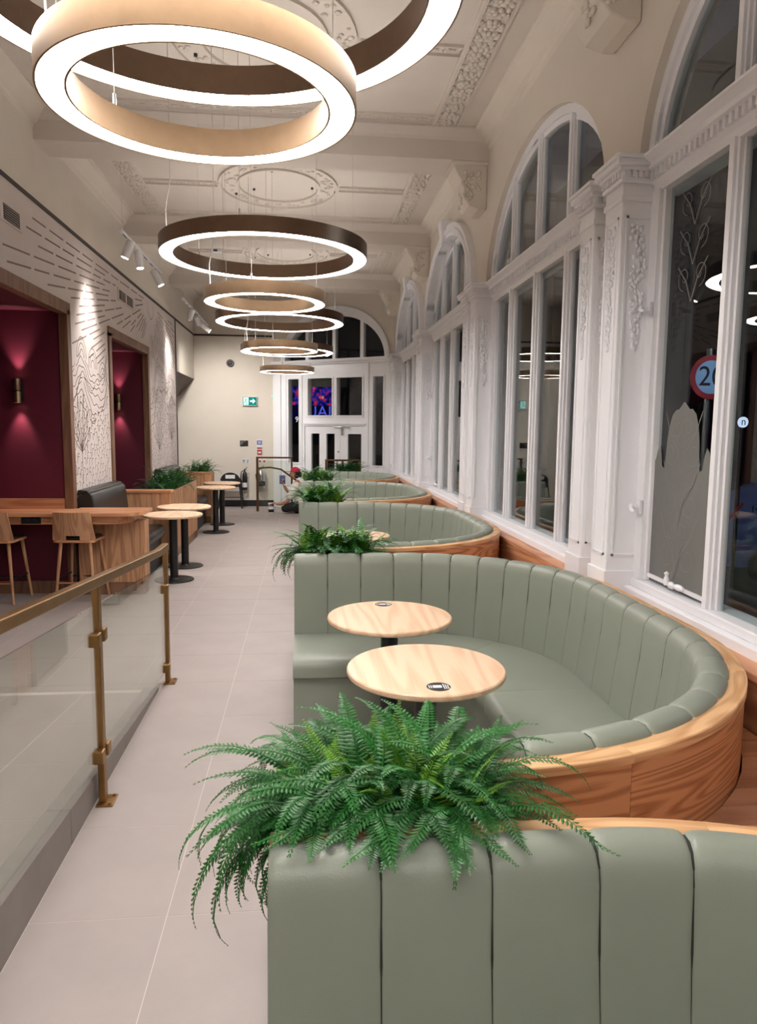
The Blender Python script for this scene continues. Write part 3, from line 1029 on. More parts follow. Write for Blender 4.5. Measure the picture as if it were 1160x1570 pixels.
# ---- street outside, at night
build(MB().box(2.1, 40, -25, 60, -.45, -.35).box(-30, 2.1, 17.6, 60, -.45, -.35), 'street', 'asphalt', kind='structure', label='dark street outside the windows')
bd = struct('exterior_building', 'dark facade across the street')
build(MB().box(13, 14, -25, 60, -.4, 14), 'facade_side', 'asphalt', bd)
build(MB().box(-30, 40, 38, 39, -.4, 14), 'facade_end', 'asphalt', bd)
ld = bpy.data.lights.new('street_fill_light', 'POINT')  # added point light without a fixture, brightens the street and road sign
ld.energy = STREET_POWER
ld.color = (0.75, 0.86, 1.0)
ld.shadow_soft_size = .3
o = bpy.data.objects.new('street_fill_light', ld)
COL.objects.link(o)
o.location = (7.2, 4.2, 4.6)

# ================================================================== THE BOOTHS
BX0, BXR, R1, R2 = -.07, 1.60, 1.05, 1.15
class UPath:
    """outer outline of a booth: far side, far corner, window side, near corner, near side"""
    def __init__(s, yn, yf, xr=BXR, r1=R1, r2=R2):
        s.yn, s.yf, s.xr, s.r1, s.r2 = yn, yf, xr, r1, r2
        s.seg = [xr - r1 - BX0, PI / 2 * r1, (yf - r1) - (yn + r2), PI / 2 * r2, xr - r2 - BX0]
        s.L = sum(s.seg)
    def at(s, u):
        a, b, c, d, e = s.seg
        if u < a:
            return Vector((BX0 + u, s.yf, 0)), Vector((0, 1, 0))
        u -= a
        if u < b:
            t = PI / 2 - u / s.r1
            n = Vector((math.cos(t), math.sin(t), 0))
            return Vector((s.xr - s.r1, s.yf - s.r1, 0)) + n * s.r1, n
        u -= b
        if u < c:
            return Vector((s.xr, s.yf - s.r1 - u, 0)), Vector((1, 0, 0))
        u -= c
        if u < d:
            t = -u / s.r2
            n = Vector((math.cos(t), math.sin(t), 0))
            return Vector((s.xr - s.r2, s.yn + s.r2, 0)) + n * s.r2, n
        u -= d
        return Vector((s.xr - s.r2 - u, s.yn, 0)), Vector((0, -1, 0))
    def pt(s, u, d, z):
        p, n = s.at(min(max(u, 0), s.L))
        q = p - n * d
        return (q.x, q.y, z)

def seg_sweep(P, u0, u1, prof, nu, bulge=0.0, uvlen=True):
    """sweep a closed (offset, height) profile from u0 to u1; bulge puffs the middle out of the seams"""
    g = MB()
    n = len(prof)
    cd = sum(p[0] for p in prof) / n
    cz = sum(p[1] for p in prof) / n
    vs, uvs, fs = [], [], []
    per = [0]
    for k in range(n):
        a, b = prof[k], prof[(k + 1) % n]
        per.append(per[-1] + math.hypot(a[0] - b[0], a[1] - b[1]))
    ts = [i / nu for i in range(nu + 1)] if not bulge else [0, .012, .035, .08, .18, .34, .5, .66, .82, .92, .965, .988, 1]
    nu = len(ts) - 1
    for i in range(nu + 1):
        t = ts[i]
        e = bulge * abs(2 * t - 1) ** 5 if bulge < 0 else bulge * (.25 * abs(2 * t - 1) ** 3 + .75 * abs(2 * t - 1) ** 16)
        for k, (d, z) in enumerate(prof):
            L = math.hypot(d - cd, z - cz) or 1
            f = min(e / L, .3)
            vs.append(P.pt(u0 + (u1 - u0) * t, d + (cd - d) * f, z + (cz - z) * f))
            uvs.append((u0 + (u1 - u0) * t, z + d))
    for i in range(nu):
        for k in range(n):
            fs.append((i * n + k, i * n + (k + 1) % n, (i + 1) * n + (k + 1) % n, (i + 1) * n + k))
    fs.append(tuple(range(n))[::-1])
    fs.append(tuple(nu * n + k for k in range(n)))
    return g.add(vs, fs, uvs)

BACK = [(.045, .42), (.045, .90), (.052, .928), (.075, .944), (.105, .946), (.132, .936), (.150, .912), (.158, .88), (.172, .74), (.190, .58), (.205, .42)]
SEATP = [(.19, .36), (.19, .455), (.25, .474), (.60, .474), (.71, .468), (.742, .452), (.752, .42), (.748, .37), (.72, .355)]
def booth(yn, yf, label, npan=26):
    P = UPath(yn, yf)
    b = thing('booth_bench', label, 'booth', (.7, (yn + yf) / 2, 0), group='sage green curved booths')
    # plinth and shell of veneer panels
    ns = 6
    for i in range(ns):
        u0, u1 = P.L * i / ns + .001, P.L * (i + 1) / ns - .001
        build(seg_sweep(P, u0, u1, [(0, .10), (0, .893), (.022, .893), (.022, .10)], 14), 'shell_panel', 'oak_shell', b, smooth=True)
        build(seg_sweep(P, u0 - .001, u1 + .001, [(-.006, .894), (-.006, .916), (-.003, .919), (.058, .919), (.058, .894)], 14), 'rim_cap', 'oak_rim', b, smooth=True, angle=30)
    build(seg_sweep(P, 0, P.L, [(.03, 0), (.03, .10), (.06, .10), (.06, 0)], 60), 'plinth', 'black', b, smooth=True)
    for i in range(npan):
        u0, u1 = P.L * i / npan + .0013, P.L * (i + 1) / npan - .0013
        build(seg_sweep(P, u0, u1, BACK, 8, .012), 'back_panel', 'leather', b, smooth=True, angle=55)
    cd_, cz_ = .12, .68
    build(seg_sweep(P, .004, P.L - .004, [(d + (cd_ - d) * .14, z + (cz_ - z) * .035) for d, z in BACK], 60), 'back_core', 'seam', b, smooth=True, angle=40)
    cuts = [0, .62, 1.45, 2.5, 3.25, 4.2, 4.86, P.L] if abs(P.L - 5.37) < .4 else [P.L * i / 6 for i in range(7)]
    cuts[-1] = P.L
    for a, c in zip(cuts[:-1], cuts[1:]):
        build(seg_sweep(P, a + .001, c - .001, SEATP, 12, .006), 'seat_cushion', 'leather', b, smooth=True, angle=55)
    build(seg_sweep(P, 0.004, P.L - .004, [(.06, .02), (.06, .42), (.19, .42), (.19, .355), (.715, .355), (.715, .02)], 60), 'seat_base', 'leather', b, smooth=True, angle=35)
    return b
DY = 3.2
B_LABEL = ['sage green curved booth at the front edge of the picture, back to the big fern',
           'sage green curved booth holding the two large round oak tables',
           'sage green curved booth with one small round table behind the second fern',
           'sage green curved booth fourth along the windows',
           'sage green small curved booth nearest the entrance door']
BOOTH = [(1.37 + DY * (k - 1) + .03, 1.37 + DY * k) for k in range(5)]
BOOTH = [(-1.60, 1.37), (1.60, 4.57), (4.80, 7.77), (8.00, 10.95), (11.18, 13.45)]
for (a, c), lb in zip(BOOTH, B_LABEL):
    booth(a, c, lb)

# planters between neighbouring booths, planked shelf in the wedge by the window
PL = ['beside the front booth', 'between the two-table booth and the next', 'between third and fourth booth', 'before the last booth', 'beyond the last booth']
GAPS = [(1.37, 1.60), (4.57, 4.80), (7.77, 8.00), (10.95, 11.18), (13.45, 13.68)]
for (a, c), lb in zip(GAPS, PL):
    p = thing('planter_box', 'slim oak planter box %s' % lb, 'planter', (.2, (a + c) / 2, 0), group='oak planters between the booths')
    x0, x1, zt = -.06, .46, .912
    ya, yc = a + .009, c - .009
    build(MB().box(x0, x0 + .02, ya, yc, 0, zt), 'end_board', 'oak_z', p, bevel=0.002)
    build(MB().box(x1 - .02, x1, ya, yc, 0, zt), 'end_board', 'oak_z', p, bevel=0.002)
    build(MB().box(x0 + .02, x1 - .02, ya, ya + .018, 0, zt), 'side_board', 'oak_x', p, bevel=0.002)
    build(MB().box(x0 + .02, x1 - .02, yc - .018, yc, 0, zt), 'side_board', 'oak_x', p, bevel=0.002)
    build(MB().box(x0 + .02, x1 - .02, ya + .018, yc - .018, .7, .80), 'soil', 'soil', p)
ZS = .645
for i, (a, c) in enumerate(GAPS[:4]):
    s = thing('infill_shelf', 'low oak boarded shelf in the wedge, %s' % PL[i].replace('between the two-table booth and the next', 'behind the two-table booth'), 'shelf', (1.2, (a + c) / 2, 0), group='boarded shelves between booths')
    xo1 = lambda y: (BXR - R1 + math.sqrt(max(0, R1 ** 2 - (y - (a - R1)) ** 2))) if y < a else .48
    xo2 = lambda y: (BXR - R2 + math.sqrt(max(0, R2 ** 2 - (y - (c + R2)) ** 2))) if y > c else .48
    y = a - .80
    while y < c + .85:
        y1 = y + .098
        xa = [max(xo1(q), xo2(q), .48) + .008 for q in (y, y1)]
        if min(xa) < 1.57:
            xa = [min(q, 1.585) for q in xa]
            build(MB().hexa([(xa[0], y, ZS - .02), (1.60, y, ZS - .02), (1.60, y1, ZS - .02), (xa[1], y1, ZS - .02), (xa[0], y, ZS), (1.60, y, ZS), (1.60, y1, ZS), (xa[1], y1, ZS)]), 'plank', 'oak_x', s)
        y += .10
    build(MB().box(1.565, 1.598, a - .45, c + .45, 0, ZS - .021), 'shelf_bearer', 'oak_y', s)
# ledge under the windows
for i in range(5):
    y0 = PIERS[i]
    y1 = PIERS[i + 1] if i < 4 else 14.1
    l = trim('oak window ledge, board %s' % NM[i + 1])
    build(MB().box(1.606, 1.74, y0 + .001, y1 - .001, Z_SILL - .075, Z_SILL - .045), 'ledge_board', 'oak_y', l, bevel=0.003)
    build(MB().box(1.612, 1.64, y0 + .001, y1 - .001, .3, Z_SILL - .076), 'ledge_front', 'oak_y', l)

# ================================================================== TABLES
def table(x, y, label, group, sticker=None, dia=.65, z=.755):
    t = thing('round_table', label, 'table', (x, y, 0), group=group)
    r = dia / 2
    g = MB().lathe([(0, z - .028), (r - .012, z - .028), (r - .003, z - .022), (r, z - .014), (r - .001, z - .005), (r - .006, z), (0, z)], 48, (x, y, 0))
    build(g, 'table_top', 'oak_table', t, smooth=True, angle=30)
    build(MB().lathe([(.045, .012), (.045, z - .03)], 24, (x, y, 0)), 'column', 'black', t, smooth=True)
    build(MB().lathe([(0, 0), (.215, 0), (.218, .004), (.215, .012), (.06, .018), (.05, .03), (0, .03)], 36, (x, y, 0)), 'base', 'black', t, smooth=True, angle=30)
    build(MB().lathe([(0, z - .045), (.12, z - .045), (.12, z - .029), (0, z - .029)], 20, (x, y, 0)), 'mounting_plate', 'black', t, smooth=True, angle=30)
    if sticker:
        sx, sy = sticker
        st = build(MB().lathe([(0, z), (.046, z), (.046, z + .001), (0, z + .001)], 28, (sx, sy, 0)), 'sticker', 'black', t)
        g = MB().box(sx - .022, sx + .012, sy - .012, sy + .014, z + .001, z + .0016)
        for k in range(3):
            g.box(sx + .018 + k * .008, sx + .022 + k * .008, sy - .026, sy + .028 - k * .006, z + .001, z + .0016)
        for k in range(2):
            g.box(sx - .038 + k * .008, sx - .034 + k * .008, sy - .014, sy + .016, z + .001, z + .0016)
        build(g, 'sticker_print', 'paper_white', st)
    return t
GB = 'round tables inside the booths'
table(.49, 2.83, 'large round oak table nearest the big fern', GB, (.50, 2.60))
table(.437, 3.66, 'round oak table close to the tufted back of the second booth', GB, (.43, 3.90))
table(.45, 6.55, 'round oak table half hidden in the third booth', GB)
GL = 'round tables along the black benches'
table(-1.478, 8.24, 'round oak table on black post beside the bar counter end', GL)
table(-1.49, 9.07, 'round oak table just behind the one beside the counter', GL)
table(-1.47, 12.05, 'round oak table in front of the further black bench', GL)
table(-1.477, 13.04, 'round oak table furthest along, before the black high chair', GL)

# ================================================================== LEFT SIDE FURNITURE
# bar counter along the alcove's end wall
c = thing('bar_counter', 'oak bar counter with rounded end running out of the burgundy alcove', 'counter', (-2.4, 7.5, 0))
def rounded_plan(x0, x1, y0, y1, r, n=10):
    p = [(x0, y1), (x0, y0)]
    for i in range(n + 1):
        a = -PI / 2 + PI / 2 * i / n
        p.append((x1 - r + r * math.cos(a), y0 + r + r * math.sin(a)))
    return p + [(x1, y1)]
build(MB().prism(rounded_plan(-3.6, -1.60, 7.22, 7.655, .22), .845, .88, 'Z').box(XL + .05, -1.60, 7.655, 7.76, .845, .88), 'counter_top', 'oak_x', c, bevel=0.004)
build(MB().prism(rounded_plan(-3.6, -1.74, 7.27, 7.65, .18), .765, .844, 'Z'), 'apron', 'oak_x', c, bevel=0.003)
build(MB().box(-3.6, XL - .07, 7.625, 7.658, .881, .985), 'backsplash', 'oak_x', c, bevel=0.003)
s_ = build(MB().box(-2.74, -2.56, 7.255, 7.269, .775, .838), 'socket_plate', 'black', c, bevel=0.002)
build(MB().box(-2.70, -2.67, 7.25, 7.256, .80, .82).box(-2.63, -2.60, 7.25, 7.256, .80, .82), 'socket_outlet', 'dark_trim', s_)
xs = -2.30
for k in range(6):
    build(MB().box(xs + k * .107 + .0012, xs + (k + 1) * .107 - .0012, 7.535, 7.56, .13, .764), 'plank', 'oak_z', c, bevel=0.002)
build(MB().box(-2.30, -1.658, 7.56, 7.74, .13, .764), 'carcass', 'oak_z', c)
for k in range(2):
    build(MB().box(-1.658, -1.64, 7.536 + k * .105, 7.536 + k * .105 + .103, .13, .764), 'side_plank', 'oak_z', c, bevel=0.002)
build(MB().box(-2.30, -1.65, 7.545, 7.735, 0, .129), 'plinth', 'oak_frame', c)
build(MB().box(-3.6, -2.45, 7.64, 7.656, 0, .13), 'skirting', 'oak_frame', c)

# bar stools
def stool(x, y, rz, label):
    s = thing('bar_stool', label, 'stool', (x, y, 0), rz, 'oak bar stools at the counter')
    W = WM[s.name]
    L = lambda g: (setattr(g, 'v', [tuple(W @ Vector(p)) for p in g.v]), g)[1]
    poly = [(-.20, -.17), (-.16, -.20), (.16, -.20), (.20, -.17), (.19, .14), (.14, .19), (-.14, .19), (-.19, .14)]
    build(L(MB().prism(poly, .598, .622, 'Z')), 'seat', 'oak_x', s, bevel=0.005)
    build(L(MB().prism([(p[0] * .9, p[1] * .88 + .005) for p in poly], .6225, .645, 'Z')), 'seat_pad', 'black_leather', s, bevel=0.008)
    # shaped backrest with a hand slot at its foot
    def bp(i, j):
        u, v = -1 + 2 * i / 12, j / 6
        w = .205 - .03 * v
        return (u * w, -.205 - .05 * v + .03 * u * u, .623 + .275 * v)
    g = MB()
    f = [[bp(i, j) for j in range(7)] for i in range(13)]
    vs = [p for r in f for p in r] + [(p[0], p[1] + .016, p[2]) for r in f for p in r]
    n, o_ = 7, 13 * 7
    fs = []
    for i in range(12):
        for j in range(6):
            if j == 0 and 4 <= i <= 7:
                continue
            a = i * n + j
            fs += [(a, a + n, a + n + 1, a + 1), (o_ + a, o_ + a + 1, o_ + a + n + 1, o_ + a + n)]
    used = set()
    edges = {}
    for q in fs:
        if max(q) < o_:
            for e in zip(q, q[1:] + q[:1]):
                k = tuple(sorted(e)); edges[k] = edges.get(k, 0) + 1
    fs += [(a, b, b + o_, a + o_) for (a, b), cnt in edges.items() if cnt == 1]
    build(L(g.add(vs, fs)), 'backrest', 'oak_z', s, smooth=True, angle=40)
    for sx in (-1, 1):
        for sy in (-1, 1):
            build(L(MB().tube([(sx * .14, sy * .14, .60), (sx * .19, sy * .20, .0)], [.019, .013], 10)), 'leg', 'oak_z', s, smooth=True)
    for sy in (-1, 1):
        build(L(MB().tube([(-.174, sy * .18, .2), (.174, sy * .18, .2)], .009, 8)), 'foot_rail', 'oak_x' if sy < 0 else 'black', s, smooth=True)
    for sx in (-1, 1):
        build(L(MB().tube([(sx * .17, -.175, .24), (sx * .17, .175, .24)], .009, 8)), 'side_rail', 'black', s, smooth=True)
    return s
stool(-2.22, 7.36, math.radians(-4), 'oak bar stool with black pad, in front of the counter planks')
stool(-2.98, 7.36, math.radians(-4), 'oak bar stool with black pad, cut by the edge of the picture')

# black benches
def bench(y0, y1, label):
    b = thing('wall_bench', label, 'bench', (-2.0, (y0 + y1) / 2, 0), group='black leather wall benches')
    build(MB().prism([(-2.375, .50), (-2.16, .50), (-2.20, .90), (-2.215, 1.0), (-2.24, 1.03), (-2.30, 1.035), (-2.33, 1.01), (-2.375, .98)], y0 + .01, y1 - .01, 'Y'), 'backrest', 'black_leather', b, bevel=0.012, smooth=True)
    build(MB().prism([(-2.30, 1.035), (-2.245, 1.031), (-2.27, 1.055), (-2.36, 1.06), (-2.375, 1.0)], y0 + .01, y1 - .01, 'Y'), 'top_roll', 'black_leather', b, bevel=0.008)
    build(MB().prism([(-2.375, .36), (-1.78, .36), (-1.745, .39), (-1.735, .46), (-1.77, .51), (-1.85, .52), (-2.375, .50)], y0 + .01, y1 - .01, 'Y'), 'seat', 'black_leather', b, bevel=0.015, smooth=True)
    build(MB().box(-2.375, -1.80, y0 + .01, y1 - .01, .0, .359), 'base', 'black', b)
bench(7.77, 9.19, 'black leather wall bench beside the bar counter')
bench(11.66, 13.22, 'black leather wall bench by the further pair of tables')

def block(y0, y1, label, slats, well):
    b = thing('divider_planter', label, 'planter', (-2.0, (y0 + y1) / 2, 0), group='oak planter blocks between the benches')
    x0, x1, zt = -2.33, -1.70, .90
    yw = y0 + well
    build(MB().box(x0, x1 + .02, y0 - .01, yw, zt, zt + .03), 'top_board', 'oak_x', b, bevel=0.003)
    n = 6
    for k in range(n):
        a = x0 + (x1 - x0) * k / n
        build(MB().box(a + .001, a + (x1 - x0) / n - .001, y0, y0 + .02, .12, zt - .001), 'plank', 'oak_z', b, bevel=0.002)
    for k in range(slats):
        a = y0 + .022 + (y1 - y0 - .044) * k / slats
        build(MB().box(x1 - .018, x1, a, a + (y1 - y0 - .044) / slats * .62, .12, zt - .001), 'slat', 'oak_z', b)
    build(MB().box(x1 - .03, x1 - .019, y0 + .02, y1 - .02, .12, zt - .001).box(x0, x1 - .03, y1 - .04, y1 - .02, .12, zt - .001).box(x0, x0 + .02, y0 + .02, y1 - .04, .12, zt - .001), 'carcass', 'dark_trim', b)
    build(MB().box(x0 + .02, x1 - .03, y0 + .02, y1 - .04, .12, zt - .12), 'soil', 'soil', b)
    build(MB().box(x0, x1 - .005, y0 + .005, y1 - .02, 0, .119), 'plinth', 'brass', b)
    return b
block(9.26, 11.62, 'oak slatted planter block between the two black benches', 26, .22)
block(13.26, 13.82, 'oak slatted planter block at the end of the mural', 7, .02)

# ================================================================== RING PENDANTS
def ring_light(x, y, z, R, wband, h, metal, label, group):
    t = thing('ring_pendant', label, 'pendant lamp', (x, y, z), group=group)
    ri = R - wband
    e = .006
    prof = [(R, z), (R, z + h), (R - .006, z + h), (R - .006, z + h - .022), (ri + .006, z + h - .022), (ri + .006, z + h), (ri, z + h), (ri, z), (ri + e, z), (ri + e, z + .012), (R - e, z + .012), (R - e, z), (R, z)]
    build(MB().lathe(prof, 96, (x, y, 0)), 'ring_body', metal, t, smooth=True, angle=30)
    build(MB().lathe([(ri + e, z + .004), (R - e, z + .004), (R - e, z + .011), (ri + e, z + .011), (ri + e, z + .004)], 64, (x, y, 0)), 'diffuser', 'ring_light', t, smooth=True, angle=30)
    build(MB().lathe([(ri + .008, z + h - .021), (R - .008, z + h - .021), (R - .008, z + h - .016), (ri + .008, z + h - .016), (ri + .008, z + h - .021)], 40, (x, y, 0)), 'fill_emitter', 'ring_fill', t, smooth=True, angle=30)  # emitter added out of sight on the ring top, lifts the ceiling
    rm = (R + ri) / 2
    for k in range(3):
        a = math.radians(20 + 120 * k)
        px, py = x + rm * math.cos(a), y + rm * math.sin(a)
        w = build(MB().tube([(px, py, z + h - .018), (px, py, ZC)], .0018, 5), 'suspension_wire', 'wire', t)
        build(MB().lathe([(.006, z + h), (.006, z + h + .05)], 8, (px, py, 0)), 'gripper', 'steel', w)
        build(MB().lathe([(.014, ZC - .02), (.014, ZC)], 10, (px, py, 0)), 'ceiling_fixing', 'black', w)
    a = math.radians(200)
    px, py = x + rm * math.cos(a), y + rm * math.sin(a)
    build(MB().tube([(px, py, z + h), (px - .005, py, z + h + .15), (px + .03, py, z + h + .35), (px + .03, py, ZC)], .0035, 6), 'power_cord', 'wire', t)
RX = -.287
RL = ['behind the viewer', 'overhead at the very front', 'second from the front', 'third from the front', 'furthest, before the entrance']
for i, y in enumerate((-1.03, 2.20, 5.43, 8.66, 11.89)):
    ring_light(RX, y, 2.93, .735, .10, .10, 'bronze', 'large dark bronze ring pendant, %s' % RL[i], 'large bronze ring pendants')
    ring_light(RX, y, 2.615, .435, .08, .085, 'gold', 'small gold ring pendant hung below the bronze one, %s' % RL[i], 'small gold ring pendants')

# ================================================================== TRACK SPOTS
def track(y0, y1, x, z, heads, label):
    t = thing('track_light', label, 'track light', (x, (y0 + y1) / 2, z), group='white track lights')
    build(MB().box(x - .018, x + .018, y0, y1, z, z + .03), 'track_rail', 'plastic_white', t, bevel=0.003)
    g = MB()
    k = y0 + .12
    while k < y1 - .2:
        g.box(x - .006, x + .006, k, k + .16, z - .001, z)
        k += .34
    build(g, 'track_slot', 'black', t)
    for yy in (y0 + .1, y1 - .1):
        build(MB().tube([(x, yy, z + .03), (x, yy, ZC)], .0018, 5), 'suspension_wire', 'wire', t)
    for hy, tg, k_, an_ in heads:
        d = (Vector(tg) - Vector((x, hy, z - .1))).normalized()
        p0 = Vector((x, hy, z - .09))
        h = build(MB().tube([p0 - d * .09, p0 + d * .11], .045, 16), 'spot_head', 'plastic_white', t, smooth=True, angle=40)
        build(MB().tube([(x, hy, z), (x, hy, z - .09)], .012, 8), 'spot_stem', 'plastic_white', h, smooth=True)
        q = p0 + d * .1105
        build(MB().tube([q, q + d * .002], .037, 16), 'spot_lens', 'lens', h)
        spot('track_spot_light', q + d * .02, tg, SPOT_POWER * k_, an_, 1.0, (1, .95, .89), .12)
track(8.10, 10.25, -1.93, 3.76, ((8.45, (XL, 8.42, 2.5), 1.1, 70), (8.95, (-1.5, 8.7, .7), .8, 40), (10.0, (-.4, 10.2, .7), .8, 40)), 'white track light with three spots over the nearer tables')
track(12.0, 15.0, -1.93, 3.74, ((12.9, (XL, 13.3, 2.5), 1.1, 70), (13.6, (-1.5, YB, 1.5), 2.5, 90), (14.6, (.6, 15.2, 1.7), .85, 85)), 'white track light with three spots near the end wall')

# ================================================================== SCONCES
def sconce(x, y, z, label):
    t = thing('wall_sconce', label, 'wall lamp', (x, y, z), group='up and down wall sconces')
    build(MB().box(x - .035, x + .035, y - .03, y - .001, z - .09, z + .09), 'back_plate', 'black', t, bevel=0.003)
    yc = y - .075
    for s in (-1, 1):
        h = build(MB().lathe([(.036, z + s * .006), (.038, z + s * .012), (.038, z + s * .118), (.034, z + s * .118), (.034, z + s * .10), (0, z + s * .10)], 20, (x, yc, 0)), 'tube', 'gold', t, smooth=True, angle=35)
        build(MB().lathe([(0, z + s * .1005), (.033, z + s * .1005), (.033, z + s * .104), (0, z + s * .104)], 16, (x, yc, 0)), 'lens', 'sconce_lens', h)
        spot('sconce_light', (x, yc, z + s * .125), (x, yc + .12, z + s * 1.0), SCONCE_POWER, 60, .9, (1, .78, .70), .02)
    build(MB().lathe([(.03, z - .006), (.03, z + .006)], 16, (x, yc, 0)), 'centre_band', 'black', t)
sconce(-2.845, AL[0][1], 2.065, 'brass up and down sconce on the burgundy wall above the bar counter')
sconce(-2.80, AL[1][1], 2.09, 'dark up and down sconce in the further burgundy alcove')

# ================================================================== BALUSTRADE
b = thing('glass_balustrade', 'brass balustrade with glass panels along the ramp', 'railing', (-.93, 3.3, 0))
railz = lambda y: 1.035 + .078 * (3.27 - y)
XR = -.93
build(MB().bar([(XR, .2, railz(.2)), (XR, 2, railz(2)), (XR, 4.62, railz(4.62)), (XR, 4.885, railz(4.62))], .045, .045), 'handrail', 'brass', b, bevel=0.006)
for i, y in enumerate((1.68, 3.27, 4.86)):
    zt = railz(min(y, 4.62)) - .022
    p = build(MB().box(XR - .014, XR + .016, y - .024, y + .024, .008, zt), 'post', 'brass', b, bevel=0.005)
    build(MB().box(XR - .02, XR + .055, y - .055, y + .055, .0, .008), 'base_plate', 'brass', p, bevel=0.002)
    g = MB()
    for sy in (-.04, .04):
        g.lathe([(0, .008), (.008, .008), (.007, .014), (0, .014)], 10, (XR + .04, y + sy, 0))
    build(g, 'bolt', 'brass', p)
    for hz in (.24, .78):
        z = railz(y) - 1.035 + hz
        for sy in (-1, 1):
            if y > 4.8 and sy > 0:
                continue
            build(MB().box(XR - .024, XR + .026, y + sy * .047 - .026, y + sy * .047 + .026, z - .03, z + .03), 'glass_clamp', 'brass', p, bevel=0.006)
for y0, y1 in ((.15, 1.63), (1.73, 3.22), (3.32, 4.81)):
    zb = lambda y: railz(y) - .82
    zt = lambda y: railz(y) - .105
    g = MB().hexa([(XR - .006, y0, zb(y0)), (XR + .004, y0, zb(y0)), (XR + .004, y1, zb(y1)), (XR - .006, y1, zb(y1)), (XR - .006, y0, zt(y0)), (XR + .004, y0, zt(y0)), (XR + .004, y1, zt(y1)), (XR - .006, y1, zt(y1))])
    build(g, 'glass_panel', 'rail_glass', b)

# stair rail at the end
s = thing('stair_railing', 'dark brass stair railing with glass beside the crouching person', 'railing', (-.6, 15.1, 0))
build(MB().box(-1.01, -.96, 15.08, 15.12, 0, 1.10), 'post', 'brass_dark', s, bevel=0.004)
build(MB().box(-.30, -.26, 15.08, 15.12, 0, 1.10), 'post', 'brass_dark', s, bevel=0.004)
build(MB().box(-1.01, -.26, 15.08, 15.12, 1.10, 1.135), 'top_rail', 'brass_dark', s, bevel=0.004)
build(MB().box(-.95, -.31, 15.095, 15.105, .1, 1.06), 'glass_panel', 'rail_glass', s)
build(MB().bar([(-.98, 15.04, .90), (-.72, 15.04, .92), (-.50, 15.04, .88), (-.02, 15.04, .53), (.10, 15.04, .53)], .035, .035), 'sloping_handrail', 'brass_dark', s, bevel=0.005)
build(MB().box(-.985, -.965, 15.05, 15.09, .88, .91), 'handrail_bracket', 'brass_dark', s)
s = thing('stair_railing', 'dark brass stair railing in front of the double door', 'railing', (.7, 14.0, 0))
build(MB().box(.38, 1.06, 13.98, 14.02, 1.10, 1.135), 'top_rail', 'brass_dark', s, bevel=0.004)
for x in (.40, .72, 1.04):
    build(MB().box(x - .02, x + .02, 13.98, 14.02, -.32, 1.10), 'post', 'brass_dark', s, bevel=0.004)
build(MB().bar([(.72, 13.95, .95), (.80, 13.95, .93), (1.02, 13.95, .70)], .035, .035), 'sloping_handrail', 'brass_dark', s, bevel=0.005)
build(MB().box(.43, 1.02, 13.995, 14.005, .0, 1.06), 'glass_panel', 'rail_glass', s)

# ================================================================== FERNS
def frond_mesh(g, base, az, L, el0, droop, lw, rnd, n=30, gap=None):
    """a drooping fern leaf: thin midrib with paired leaflets"""
    p = Vector(base)
    hd = Vector((math.cos(az), math.sin(az), 0))
    side = Vector((-math.sin(az), math.cos(az), 0))
    step = L / n
    pts, dirs = [p.copy()], []
    tw = rnd.uniform(-.4, .4)
    for i in range(n):
        t = i / n
        el = el0 - droop * t ** 1.25
        d = hd * math.cos(el) + Vector((0, 0, math.sin(el))) + side * tw * t * .5
        d.normalize()
        q0 = p
        p = p + d * step
        if gap and p.x > -.09 and p.z < .958 and (gap[0] - .225 < p.y < gap[0] or gap[1] < p.y < gap[1] + .225):
            d = (hd + side * tw * t * .3).normalized()      # slide along the top of the cushion
            p = q0 + d * step
            p.z = max(p.z, .958)
        pts.append(p.copy())
        dirs.append(d)
    g.tube([pts[0], pts[n // 3], pts[2 * n // 3], pts[n]] if n < 16 else [pts[i] for i in range(0, n + 1, 5)], [.0026, .0022, .0016, .0008] if n < 16 else [.0026 - .002 * i / n for i in range(0, n + 1, 5)], 4, False)
    for i in range(2, n):
        t = i / n
        w = lw * (math.sin(PI * min(1, (t * .86 + .14))) ** .55) * (1 if t < .75 else 1 - (t - .75) * 2.4)
        if w < .004:
            w = .004
        d = dirs[i - 1]
        u = d.cross(side).normalized()
        for s in (-1, 1):
            q = pts[i]
            out = (side * s + d * .28 - u * 0.0 + Vector((0, 0, -.18 + rnd.uniform(-.12, .12)))).normalized()
            tip = q + out * w
            hw = min(step * .44, .0058) if n > 25 else min(step * .46, .011)
            m = q + out * w * .45 + u * -.0015
            g.add([q - d * hw * .4, m + d * hw, tip + d * hw * .5, m - d * hw], [(0, 1, 2, 3)])
